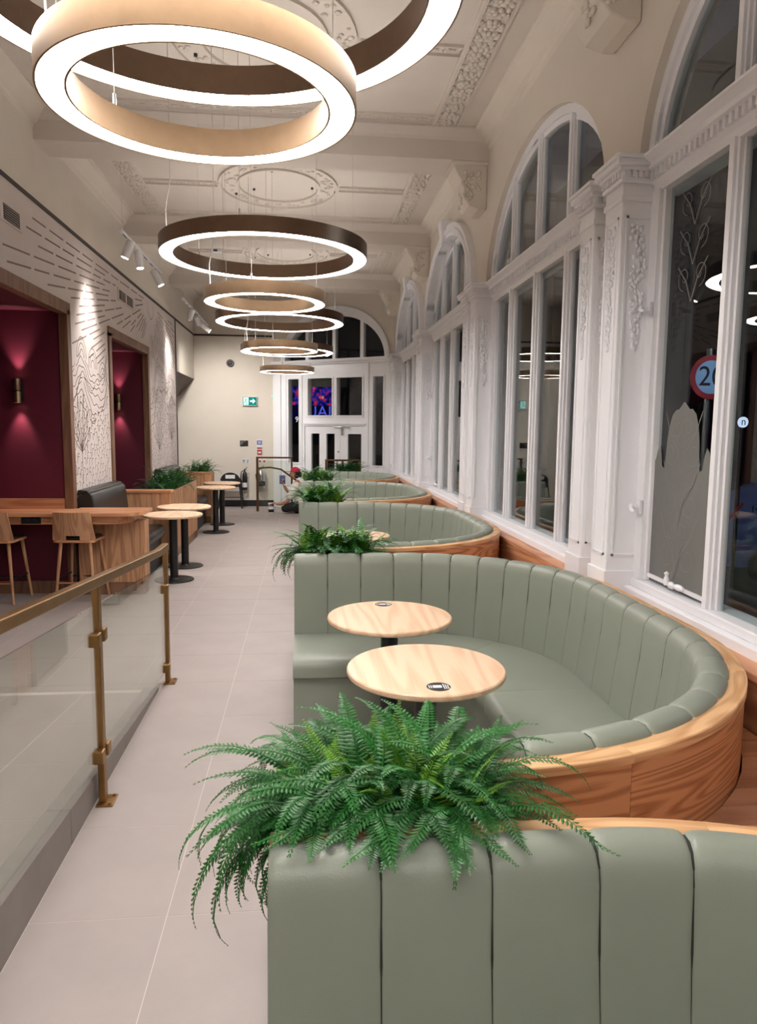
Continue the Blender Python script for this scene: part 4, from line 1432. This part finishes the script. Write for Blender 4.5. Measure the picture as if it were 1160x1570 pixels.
def fern(label, spots, nf, seed, lmin, lmax, lw, z0, az_ok, mats, n=30, el=(.25, 1.45), drp=(1.2, 2.6), group='artificial ferns', up=.25, hang=0, gap=None):
    rnd = random.Random(seed)
    x0, x1, y0, y1 = spots
    t = thing('fern_plant', label, 'fern', ((x0 + x1) / 2, (y0 + y1) / 2, z0), group=group)
    for k in range(nf):
        bx, by = rnd.uniform(x0, x1), rnd.uniform(y0, y1)
        for _ in range(20):
            az = rnd.uniform(0, 2 * PI)
            if az_ok(bx, by, az, rnd):
                break
        g = MB()
        young = rnd.random() < up
        L = rnd.uniform(lmin, lmax) * (.62 if young else 1)
        e = rnd.uniform(1.0, 1.45) if young else rnd.uniform(*el)
        dr = rnd.uniform(.4, 1.1) if young else rnd.uniform(*drp)
        frond_mesh(g, (bx, by, z0), az, L, e, dr, lw * rnd.uniform(.8, 1.1), rnd, n, gap)
        build(g, 'frond', mats[1] if young else mats[0], t)
    for k in range(hang):                       # long fronds trailing over the aisle end
        g = MB()
        frond_mesh(g, (rnd.uniform(x0, x0 + .10), rnd.uniform(y0, y1), z0), PI + rnd.uniform(-.6, .75), rnd.uniform(.26, .40), rnd.uniform(.3, .9), rnd.uniform(2.3, 2.9), lw * rnd.uniform(.7, 1), rnd, n, gap)
        build(g, 'frond', mats[0], t)
    return t
def az_big(bx, by, az, rnd):
    # full to the aisle side and front, thinner over the seat behind
    c, s = math.cos(az), math.sin(az)
    if c < -.2 and bx < .22:
        return True
    if c > .3 and bx < .15:
        return False
    return True
fern('big bright fern spilling over the front booth', (.0, .38, 1.42, 1.555), 330, 5, .21, .38, .027, .875, az_big, ('fern', 'fern_young'), 38, (.5, 1.4), (1.3, 2.6), up=.24, hang=30, gap=(1.37, 1.60))
anyaz = lambda bx, by, az, rnd: True
fern('fern hanging beside the small table in the third booth', (.0, .40, 4.63, 4.74), 170, 6, .22, .40, .036, .90, anyaz, ('fern', 'fern_young'), 18, (.5, 1.4), (1.2, 2.4), up=.3, hang=16, gap=(4.57, 4.80))
fern('fern between the third and fourth booths, close to the seated person', (.0, .40, 7.83, 7.94), 150, 7, .26, .48, .036, .90, anyaz, ('fern', 'fern_young'), 14, (.6, 1.45), (1.0, 2.2), up=.35, gap=(7.77, 8.0))
fern('fern before the last booth', (.0, .40, 11.02, 11.12), 110, 8, .26, .44, .036, .90, anyaz, ('fern', 'fern_young'), 12, (.6, 1.45), (1.0, 2.0), up=.35, gap=(10.95, 11.18))
fern('fern in front of the white entrance door', (.62, .98, 13.5, 13.62), 100, 9, .24, .40, .036, .90, anyaz, ('fern_dark', 'fern'), 12, (.6, 1.45), (1.0, 2.0), up=.3)
rightaz = lambda bx, by, az, rnd: math.cos(az) > -.3 or bx > -1.95
fern('dark fern on the slatted planter between the benches', (-2.12, -1.78, 9.65, 11.4), 200, 10, .28, .50, .03, .86, rightaz, ('fern_dark', 'fern'), 12, (.5, 1.4), (.9, 2.0), up=.2)
fern('dark fern on the planter at the end of the mural', (-2.12, -1.8, 13.35, 13.72), 120, 12, .28, .46, .03, .86, rightaz, ('fern_dark', 'fern_dark'), 10, (.6, 1.4), (.8, 1.8), up=.2)

# ================================================================== END WALL FITTINGS
hc = thing('high_chair', 'black high chair with a white card on its back by the end wall', 'high chair', (-1.60, 15.85, 0))
X, Y = -1.60, 15.85
def arc_back(r0, r1, y, z0):
    g = MB()
    p = [(X + r1 * math.cos(a), z0 + r1 * .75 * math.sin(a)) for a in [PI * i / 14 for i in range(15)]]
    q = [(X - r1, z0 - .12), (X + r1, z0 - .12)]
    return MB().prism([(X + r1, z0 - .14)] + p + [(X - r1, z0 - .14)], y, y + .02, 'Y')
build(arc_back(0, .20, Y - .16, .62), 'backrest', 'black', hc, bevel=0.004)
build(MB().box(X - .10, X + .10, Y - .163, Y - .1605, .64, .72), 'card', 'paper_white', hc)
build(MB().box(X - .19, X + .19, Y - .15, Y + .17, .46, .485), 'seat', 'black', hc, bevel=0.006)
build(MB().box(X - .21, X + .21, Y + .16, Y + .19, .60, .64).box(X - .21, X - .18, Y - .15, Y + .19, .60, .64).box(X + .18, X + .21, Y - .15, Y + .19, .60, .64), 'arm_hoop', 'black', hc, bevel=0.004)
for sx in (-1, 1):
    for sy in (-1, 1):
        build(MB().tube([(X + sx * .185, Y + sy * .15, .60), (X + sx * .25, Y + sy * .22, 0)], .016, 8), 'leg', 'black', hc, smooth=True)
    build(MB().tube([(X + sx * .22, Y - .19, .22), (X + sx * .22, Y + .19, .22)], .012, 8), 'side_rail', 'black', hc)
build(MB().tube([(X - .22, Y - .19, .24), (X + .22, Y - .19, .24)], .012, 8), 'foot_rail', 'black', hc)

def extinguisher(x, z0, label, body, r):
    e = thing('fire_extinguisher', label, 'extinguisher', (x, YB - .09, z0), group='fire extinguishers on the end wall')
    y = YB - .10
    build(MB().lathe([(0, z0), (r * .95, z0), (r, z0 + .012), (r, z0 + .30), (r * .85, z0 + .36), (r * .4, z0 + .40), (r * .3, z0 + .42), (0, z0 + .42)], 20, (x, y, 0)), 'cylinder', body, e, smooth=True, angle=35)
    build(MB().lathe([(r * 1.01, z0 + .06), (r * 1.015, z0 + .06), (r * 1.015, z0 + .16), (r * 1.01, z0 + .16)], 20, (x, y, 0)), 'label_band', 'paper_white' if body == 'black' else 'black', e, smooth=True)
    build(MB().box(x - .012, x + .012, y - .02, y + .02, z0 + .42, z0 + .45).box(x - .008, x + .05, y - .05, y - .04, z0 + .44, z0 + .455).bar([(x - .01, y, z0 + .45), (x + .06, y - .03, z0 + .50)], .014, .01), 'valve_lever', 'black', e)
    build(MB().tube([(x - .01, y, z0 + .43), (x - .07, y - .01, z0 + .40), (x - r - .03, y - .01, z0 + .30), (x - r - .01, y - .02, z0 + .16)], .010, 8), 'hose', 'black', e, smooth=True)
    build(MB().box(x - .03, x + .03, YB - .03, YB - .001, z0 + .26, z0 + .34), 'wall_bracket', 'steel', e)
extinguisher(-1.32, .37, 'slim black fire extinguisher with white band on the end wall', 'black', .055)
extinguisher(-.965, .40, 'wide steel fire extinguisher with black band behind the stair glass', 'steel', .085)

def board(name, label, cat, x, z, w, h, mat, th=.012):
    t = thing(name, label, cat, (x, YB, z))
    build(MB().box(x - w / 2, x + w / 2, YB - th, YB - .0005, z - h / 2, z + h / 2), 'board', mat, t)
    return t
RF = Matrix(((1, 0, 0), (0, 0, -1), (0, 1, 0)))
yf = YB - .014
t = thing('exit_sign', 'green illuminated running man exit sign with arrow', 'exit sign', (-1.20, YB, 2.30))
build(MB().box(-1.36, -1.04, YB - .05, YB - .001, 2.20, 2.40), 'case', 'plastic_white', t, bevel=0.004)
build(MB().box(-1.35, -1.05, YB - .052, YB - .0502, 2.215, 2.39), 'green_face', 'exit_green', t)
build(MB().box(-1.335, -1.225, YB - .054, YB - .0522, 2.225, 2.38), 'doorway', 'exit_white', t)
g = MB().box(-1.195, -1.13, YB - .054, YB - .0522, 2.285, 2.32)
g.prism([(-1.135, 2.245), (-1.135, 2.36), (-1.075, 2.3025)], YB - .054, YB - .0522, 'Y')
build(g, 'arrow', 'exit_white', t)
g = MB()
yy = YB - .055
g.ell((-1.275, yy, 2.36), (.012, .001, .012), 10, 4)
for a, c_ in (((-1.28, 2.345), (-1.29, 2.295)), ((-1.29, 2.295), (-1.265, 2.27)), ((-1.265, 2.27), (-1.275, 2.235)), ((-1.29, 2.295), (-1.31, 2.265)), ((-1.31, 2.265), (-1.33, 2.265)), ((-1.28, 2.335), (-1.255, 2.32)), ((-1.28, 2.335), (-1.31, 2.32))):
    g.bar([(a[0], yy, a[1]), (c_[0], yy, c_[1])], .001, .012)
build(g, 'running_man', 'exit_green', t)
t = board('wall_plaque', 'small black plaque with grey lettering on the end wall', 'sign', -1.335, 1.385, .175, .125, 'black')
g = MB()
for k, w_ in enumerate((.11, .06, .05, .03)):
    g.box(-1.41, -1.41 + w_, YB - .0135, YB - .0121, 1.425 - k * .022, 1.433 - k * .022)
build(g, 'print', 'steel', t)
t = board('notice_sign', 'blue and white notice with pink foot above the fire sign', 'sign', -1.0, 1.37, .125, .21, 'paper_white')
build(MB().box(-1.055, -.945, yf, YB - .0121, 1.36, 1.45), 'blue_field', 'sign_blue', t)
build(MB().box(-1.055, -.945, yf, YB - .0121, 1.27, 1.30), 'red_field', 'sign_red', t)
build(MB().box(-1.035, -.965, yf - .001, yf - .0002, 1.385, 1.40).box(-1.035, -.965, yf - .001, yf - .0002, 1.415, 1.43), 'print', 'paper_white', t)
t = board('fire_sign', 'small square red fire sign with white bar', 'sign', -1.0, 1.19, .10, .11, 'sign_red')
build(MB().box(-1.03, -.97, yf, YB - .0121, 1.17, 1.21), 'print', 'paper_white', t)
for x, lb in ((-1.345, 'white instruction card with black figures left of the pair'), (-1.26, 'white instruction card right of the pair above the slim extinguisher')):
    t = board('instruction_card', lb, 'sign', x, .995, .07, .10, 'paper_white')
    g = MB()
    for k in range(3):
        g.box(x - .022, x + .012 + .006 * k, yf, YB - .0121, .96 + k * .026, .972 + k * .026)
    build(g, 'print', 'black', t)
for x, lb in ((-.995, 'white instruction card left, behind the stair rail glass'), (-.90, 'white instruction card right, behind the stair rail glass')):
    t = board('instruction_card', lb, 'sign', x, .995, .07, .10, 'paper_white')
    build(MB().box(x - .02, x + .02, yf, YB - .0121, .97, 1.02), 'print', 'sign_red', t)
t = thing('wall_speaker', 'round black speaker high on the end wall', 'speaker', (-1.61, YB, 3.11))
build(MB().lathe([(0, YB - .06), (.07, YB - .06), (.078, YB - .05), (.08, YB - .001)], 28, (-1.61, 0, 3.11), 'Y'), 'housing', 'black', t, smooth=True, angle=35)
build(MB().lathe([(.0, YB - .064), (.045, YB - .064), (.05, YB - .0605)], 24, (-1.61, 0, 3.11), 'Y'), 'cone', 'dark_trim', t, smooth=True)
t = thing('call_point', 'tiny green indicator lamp beside the entrance wall', 'lamp', (-.66, YB - .03, 2.42))
build(MB().box(-.735, -.695, YB - .02, YB - .001, 2.40, 2.44), 'case', 'plastic_white', t)
build(MB().ell((-.715, YB - .022, 2.42), (.014, .01, .014), 10, 6), 'lamp', 'led', t)
t = thing('smoke_detector', 'small dark smoke detector on the ceiling', 'detector', (-1.37, 11.9, ZC))
build(MB().box(-1.44, -1.30, 11.86, 11.94, ZC - .05, ZC - .001), 'case', 'plastic_white', t, bevel=0.006)
build(MB().box(-1.42, -1.36, 11.855, 11.86, ZC - .045, ZC - .015), 'sensor', 'black', t)
for y, lb in ((10.17, 'small white double air vent on the mural above the second alcove'), (6.17, 'small white double air vent on the mural above the bar counter')):
    v = thing('air_vent', lb, 'vent', (XL, y, 3.41), group='mural air vents')
    build(MB().box(XL + .001, XL + .012, y - .42, y + .42, 3.33, 3.49), 'frame', 'mural', v, bevel=0.003)
    for s in (-1, 1):
        build(MB().box(XL + .012, XL + .014, y + s * .2 - .165, y + s * .2 + .165, 3.35, 3.47), 'opening', 'black', v)
        for k in range(6):
            z = 3.36 + k * .019
            build(MB().hexa([(XL + .014, y + s * .2 - .165, z), (XL + .024, y + s * .2 - .165, z - .008), (XL + .024, y + s * .2 + .165, z - .008), (XL + .014, y + s * .2 + .165, z), (XL + .014, y + s * .2 - .165, z + .004), (XL + .024, y + s * .2 - .165, z - .004), (XL + .024, y + s * .2 + .165, z - .004), (XL + .014, y + s * .2 + .165, z + .004)]), 'louvre', 'mural', v)

# ================================================================== PERSON
def skin_body(name, verts, edges, radii, mat, parent, root=0, sub=2):
    me = bpy.data.meshes.new(name)
    inv = WM[parent.name].inverted()
    bm = bmesh.new()
    sk = bm.verts.layers.skin.verify()
    vs = [bm.verts.new(inv @ Vector(p)) for p in verts]
    for a, b_ in edges:
        bm.edges.new((vs[a], vs[b_]))
    for i, v in enumerate(vs):
        r = radii[i] if isinstance(radii[i], tuple) else (radii[i], radii[i])
        v[sk].radius = r
        v[sk].use_root = (i == root)
    bm.to_mesh(me)
    bm.free()
    me.materials.append(M[mat])
    o = bpy.data.objects.new(name, me)
    COL.objects.link(o)
    o.parent = parent
    WM[o.name] = WM[parent.name].copy()
    md = o.modifiers.new('skin', 'SKIN')
    md.use_smooth_shade = True
    s_ = o.modifiers.new('smooth', 'SUBSURF')
    s_.levels = s_.render_levels = sub
    return o
pe = thing('person', 'person in white shirt and red cap sitting on the floor by the stair rail', 'person', (-.15, 14.82, 0))
bv = [(-.06, 14.82, .13), (-.10, 14.82, .30), (-.14, 14.82, .46), (-.17, 14.82, .60), (-.19, 14.82, .68),
      (-.16, 14.68, .57), (-.28, 14.62, .40), (-.36, 14.60, .25), (-.50, 14.63, .20), (-.60, 14.66, .205),
      (-.18, 14.96, .57), (-.28, 15.0, .46), (-.36, 14.99, .42), (-.41, 14.96, .50), (-.44, 14.94, .56),
      (-.08, 14.72, .12), (-.28, 14.66, .13), (-.46, 14.66, .10), (-.34, 14.80, .07), (-.22, 14.88, .06),
      (-.08, 14.92, .12), (-.26, 14.99, .14), (-.42, 15.0, .10), (-.34, 14.88, .07), (-.26, 14.80, .06)]
be = [(0, 1), (1, 2), (2, 3), (3, 4), (3, 5), (5, 6), (6, 7), (7, 8), (8, 9), (3, 10), (10, 11), (11, 12), (12, 13), (13, 14), (0, 15), (15, 16), (16, 17), (17, 18), (18, 19), (0, 20), (20, 21), (21, 22), (22, 23), (23, 24)]
br = [.12, .115, .12, .085, .05, .055, .048, .042, .034, .026, .055, .046, .04, .032, .026, .085, .075, .058, .045, .04, .085, .075, .058, .045, .04]
body = skin_body('body', bv, be, br, 'skin', pe)
skin_body('shirt', [bv[0], bv[1], bv[2], (-.172, 14.82, .585), bv[5], bv[6], (-.345, 14.603, .285), bv[10], bv[11], (-.34, 14.993, .425)],
          [(0, 1), (1, 2), (2, 3), (3, 4), (4, 5), (5, 6), (3, 7), (7, 8), (8, 9)], [.145, .15, .155, .11, .09, .078, .068, .09, .078, .066], 'shirt', pe)
skin_body('trousers', [(-.06, 14.82, .135)] + [bv[i] for i in (15, 16, 17, 18, 20, 21, 22, 23)],
          [(0, 1), (1, 2), (2, 3), (3, 4), (0, 5), (5, 6), (6, 7), (7, 8)], [.132, .098, .088, .07, .06, .098, .088, .07, .06], 'trousers', pe)
hd = Vector((-.215, 14.80, .815))
g = MB().ell(hd, (.088, .076, .115), 20, 14)
head = build(g, 'head', 'skin', pe, smooth=True, angle=0)
g = MB().ell(hd + Vector((-.09, -.005, -.01)), (.018, .014, .022), 8, 6)
build(g, 'nose', 'skin', head, smooth=True, angle=0)
g = MB()
for sy in (-.03, .03):
    g.ell(hd + Vector((-.078, sy, .012)), (.01, .012, .008), 8, 5)
build(g, 'eye', 'hair', head, smooth=True)
build(MB().ell(hd + Vector((-.078, 0, -.058)), (.008, .022, .006), 8, 5), 'mouth', 'cap_red', head)
build(MB().ell(hd + Vector((.01, -.076, -.005)), (.018, .01, .028), 8, 6).ell(hd + Vector((.01, .076, -.005)), (.018, .01, .028), 8, 6), 'ear', 'skin', head, smooth=True)
build(MB().ell(hd + Vector((.03, 0, .0)), (.085, .088, .11), 18, 12).ell(hd + Vector((.105, 0, -.03)), (.05, .045, .06), 12, 8), 'hair', 'hair', pe, smooth=True, angle=0)
g = MB()
def capP(i, j):
    a, th = 2 * PI * i / 24, .5 * PI * j / 8
    return hd + Vector((.015 + .105 * math.cos(a) * math.sin(th), .097 * math.sin(a) * math.sin(th), .03 + .10 * math.cos(th)))
g.grid(capP, 24, 9, True)
g.prism([(hd.x - .09 + .0, hd.y - .07), (hd.x - .17, hd.y - .045), (hd.x - .185, hd.y), (hd.x - .17, hd.y + .045), (hd.x - .09, hd.y + .07)], hd.z + .028, hd.z + .036, 'Z')
build(g, 'cap', 'cap_red', pe, smooth=True, angle=50)
def hand(palm, fwd, upv, label=None):
    """palm with four fingers and a thumb, lightly curled"""
    f, u = Vector(fwd).normalized(), Vector(upv).normalized()
    sd = f.cross(u).normalized()
    c_ = Vector(palm)
    R_ = Matrix((f, sd, u)).transposed()
    g = MB().ell(c_, (.045, .038, .018), 10, 8, R_)
    for k, ln in enumerate((.05, .058, .054, .042)):
        b0 = c_ + f * .035 + sd * (-.027 + .018 * k)
        g.tube([b0, b0 + f * ln * .5 - u * .004, b0 + f * ln * .8 - u * .02, b0 + f * ln * .85 - u * .04], [.009, .0085, .008, .006], 6)
    b0 = c_ - sd * .03
    g.tube([b0, b0 - sd * .022 + f * .02, b0 - sd * .02 + f * .045 - u * .015], [.011, .0095, .007], 6)
    return build(g, 'hand', 'skin', pe, smooth=True, angle=0)
hand((-.635, 14.67, .215), (-1, .1, -.25), (.1, 0, 1))
hand((-.455, 14.935, .60), (-.25, -.1, 1), (-1, 0, -.2))
build(MB().ell((-.14, 14.83, .045), (.12, .05, .045), 12, 8).ell((-.14, 14.93, .045), (.12, .05, .045), 12, 8), 'shoe', 'black', pe, smooth=True, angle=0)
M['cloth_blue'] = plain('grey_blue_cloth', (92, 96, 140), 0.85, var=.12, scale=40)
t = thing('cleaning_cloth', 'blue grey folded cloth held up against the stair rail glass', 'cloth', (-.47, 14.93, .66))
build(MB().box(-.53, -.41, 14.975, 14.992, .58, .76), 'cloth_fold', 'cloth_blue', t, bevel=0.006)
build(MB().box(-.525, -.42, 14.968, 14.974, .60, .70), 'cloth_flap', 'cloth_blue', t, bevel=0.002)
t = thing('spray_bottle', 'white spray bottle with black label on the floor by the person', 'bottle', (-.69, 14.72, 0))
bx, by = -.69, 14.72
build(MB().lathe([(0, 0), (.052, 0), (.056, .01), (.056, .10), (.045, .13), (.02, .15), (.018, .165), (0, .165)], 20, (bx, by, 0)), 'bottle_body', 'plastic_white', t, smooth=True, angle=35)
build(MB().lathe([(.0565, .03), (.0575, .03), (.0575, .09), (.0565, .09)], 20, (bx, by, 0)), 'bottle_label', 'black', t, smooth=True)
build(MB().box(bx - .06, bx + .03, by - .014, by + .014, .185, .22).box(bx - .012, bx + .012, by - .012, by + .012, .165, .186).box(bx - .05, bx - .04, by - .008, by + .008, .135, .186), 'trigger_head', 'plastic_white', t, bevel=0.003)

# ================================================================== OUTSIDE THINGS
t = thing('speed_sign', 'round twenty limit road sign with red border outside the window', 'road sign', (4.97, 8.6, -.35))
cx, cz, sy = 4.985, 2.40, 8.6
sd_ = struct
build(MB().lathe([(0, sy - .01), (.27, sy - .01), (.27, sy + .01), (0, sy + .01)], 40, (cx, 0, cz), 'Y'), 'sign_border', 'sign_red', t, smooth=True, angle=30)
M['sign_face'] = plain('reflective_white_face', (168, 206, 250), 0.5)
build(MB().lathe([(0, sy - .014), (.205, sy - .014), (.205, sy - .0102), (0, sy - .0102)], 40, (cx, 0, cz), 'Y'), 'sign_face', 'sign_face', t, smooth=True, angle=30)
lettering('20', 'sign_number', 'black', t, .34, (cx, sy - .017, cz), RF)
build(MB().tube([(cx, sy + .05, -.35), (cx, sy + .05, 2.75)], .04, 12), 'pole', 'steel', t, smooth=True)
spot('sign_fill_spot', (5.4, 5.6, 4.2), (cx, sy, cz), 130, 30, .5, (.8, .9, 1.0), .1)  # unseen spot added to brighten the road sign
# shop sign disc and parked car beyond
t = thing('shop_disc', 'small round lit shop sign outside the near window', 'sign', (5.7, 9.0, 1.88))
M['disc_light'] = emit('lit_disc', (210, 226, 255), 0.9)
build(MB().lathe([(0, 8.99), (.07, 8.99), (.07, 9.01), (0, 9.01)], 24, (5.7, 0, 1.86), 'Y'), 'lit_disc', 'disc_light', t)
lettering('n', 'disc_letter', 'black', t, .14, (5.70, 8.985, 1.865), RF)
build(MB().tube([(5.7, 9.02, -.35), (5.7, 9.02, 1.9)], .03, 8), 'disc_post', 'black', t)
M['car_paint'] = plain('pale_blue_car_paint', (120, 132, 186), 0.25, coat=.6)
car = thing('parked_car', 'pale blue rounded car numbered 1446 parked outside the near window', 'car', (6.9, 9.6, -.35))
def carP(i, j):
    u, a = i / 24, PI * j / 14
    x = 5.55 + 3.6 * u
    hgt = .35 + .75 * max(0, math.sin(PI * min(1, max(0, u * 1.05 + .02)))) ** .55
    return (x, 9.7 - .8 * math.cos(a) * (.72 + .28 * math.sin(PI * u)), .12 - .35 + hgt * 1.12 * math.sin(a) ** .6 + .15)
body_ = build(MB().grid(carP, 25, 15), 'car_body', 'car_paint', car, smooth=True, angle=60)
for x in (6.25, 8.4):
    for y in (9.0, 10.3):
        w = build(MB().lathe([(0, y - .09), (.26, y - .09), (.31, y - .07), (.31, y + .07), (.26, y + .09), (0, y + .09)], 24, (x, 0, -.04), 'Y'), 'wheel', 'black', car, smooth=True, angle=35)
        build(MB().lathe([(0, y - .095), (.18, y - .095), (.18, y - .089)], 20, (x, 0, -.04), 'Y'), 'hub_cap', 'steel', w, smooth=True)
build(MB().prism([(6.5, .78), (8.2, .78), (7.9, 1.0), (6.9, 1.0)], 8.93, 8.96, 'Y'), 'side_window', 'black', car)
lettering('1446', 'car_number', 'black', car, .14, (5.98, 8.93, .72), RF)
build(MB().tube([(5.56, 9.1, .45), (5.62, 9.0, .62), (5.75, 8.96, .80)], .02, 8), 'red_trim', 'sign_red', car, smooth=True)
# advertising screen seen through the door wall
sc_ = NT('advert_screen_light')
tc = sc_.n('ShaderNodeTexCoord'); nz = sc_.n('ShaderNodeTexNoise', i_Scale=6.0, i_Detail=4.0)
sc_.l(tc.outputs['Object'], nz.inputs['Vector'])
rp_ = sc_.n('ShaderNodeValToRGB')
cr = rp_.color_ramp
cr.elements[0].position = .40; cr.elements[0].color = lin((10, 10, 40))
cr.elements[1].position = .70; cr.elements[1].color = lin((230, 190, 210))
for p_, c_ in ((.47, (30, 30, 130)), (.53, (60, 50, 190)), (.57, (190, 30, 60)), (.63, (230, 50, 70))):
    e_ = cr.elements.new(p_); e_.color = lin(c_)
sc_.l(nz.outputs['Fac'], rp_.inputs['Fac'])
em = sc_.n('ShaderNodeEmission'); em.inputs[1].default_value = .55
sc_.l(rp_.outputs['Color'], em.inputs[0]); sc_.l(em.outputs[0], sc_.out.inputs['Surface'])
M['screen'] = sc_.m
M['screen_text'] = emit('screen_lettering_light', (90, 100, 220), .8)
M['screen_dark'] = emit('screen_dark_blue', (12, 10, 60), .4)
t = thing('advert_screen', 'red and blue lit advertising screen glimpsed through the entrance panes', 'screen', (.2, 24, -.35))
build(MB().box(-.85, .93, 24.0, 24.1, 1.95, 3.12), 'casing', 'black', t)
build(MB().box(-.80, .90, 23.985, 23.999, 2.48, 3.08), 'picture', 'screen', t)
build(MB().box(-.80, .90, 23.985, 23.999, 2.0, 2.479), 'caption_field', 'screen_dark', t)
lettering('IUAI', 'caption', 'screen_text', t, .52, (.38, 23.98, 2.26), RF)
build(MB().box(-.6, -.5, 24.02, 24.08, -.35, 1.95).box(.6, .7, 24.02, 24.08, -.35, 1.95), 'screen_leg', 'black', t)
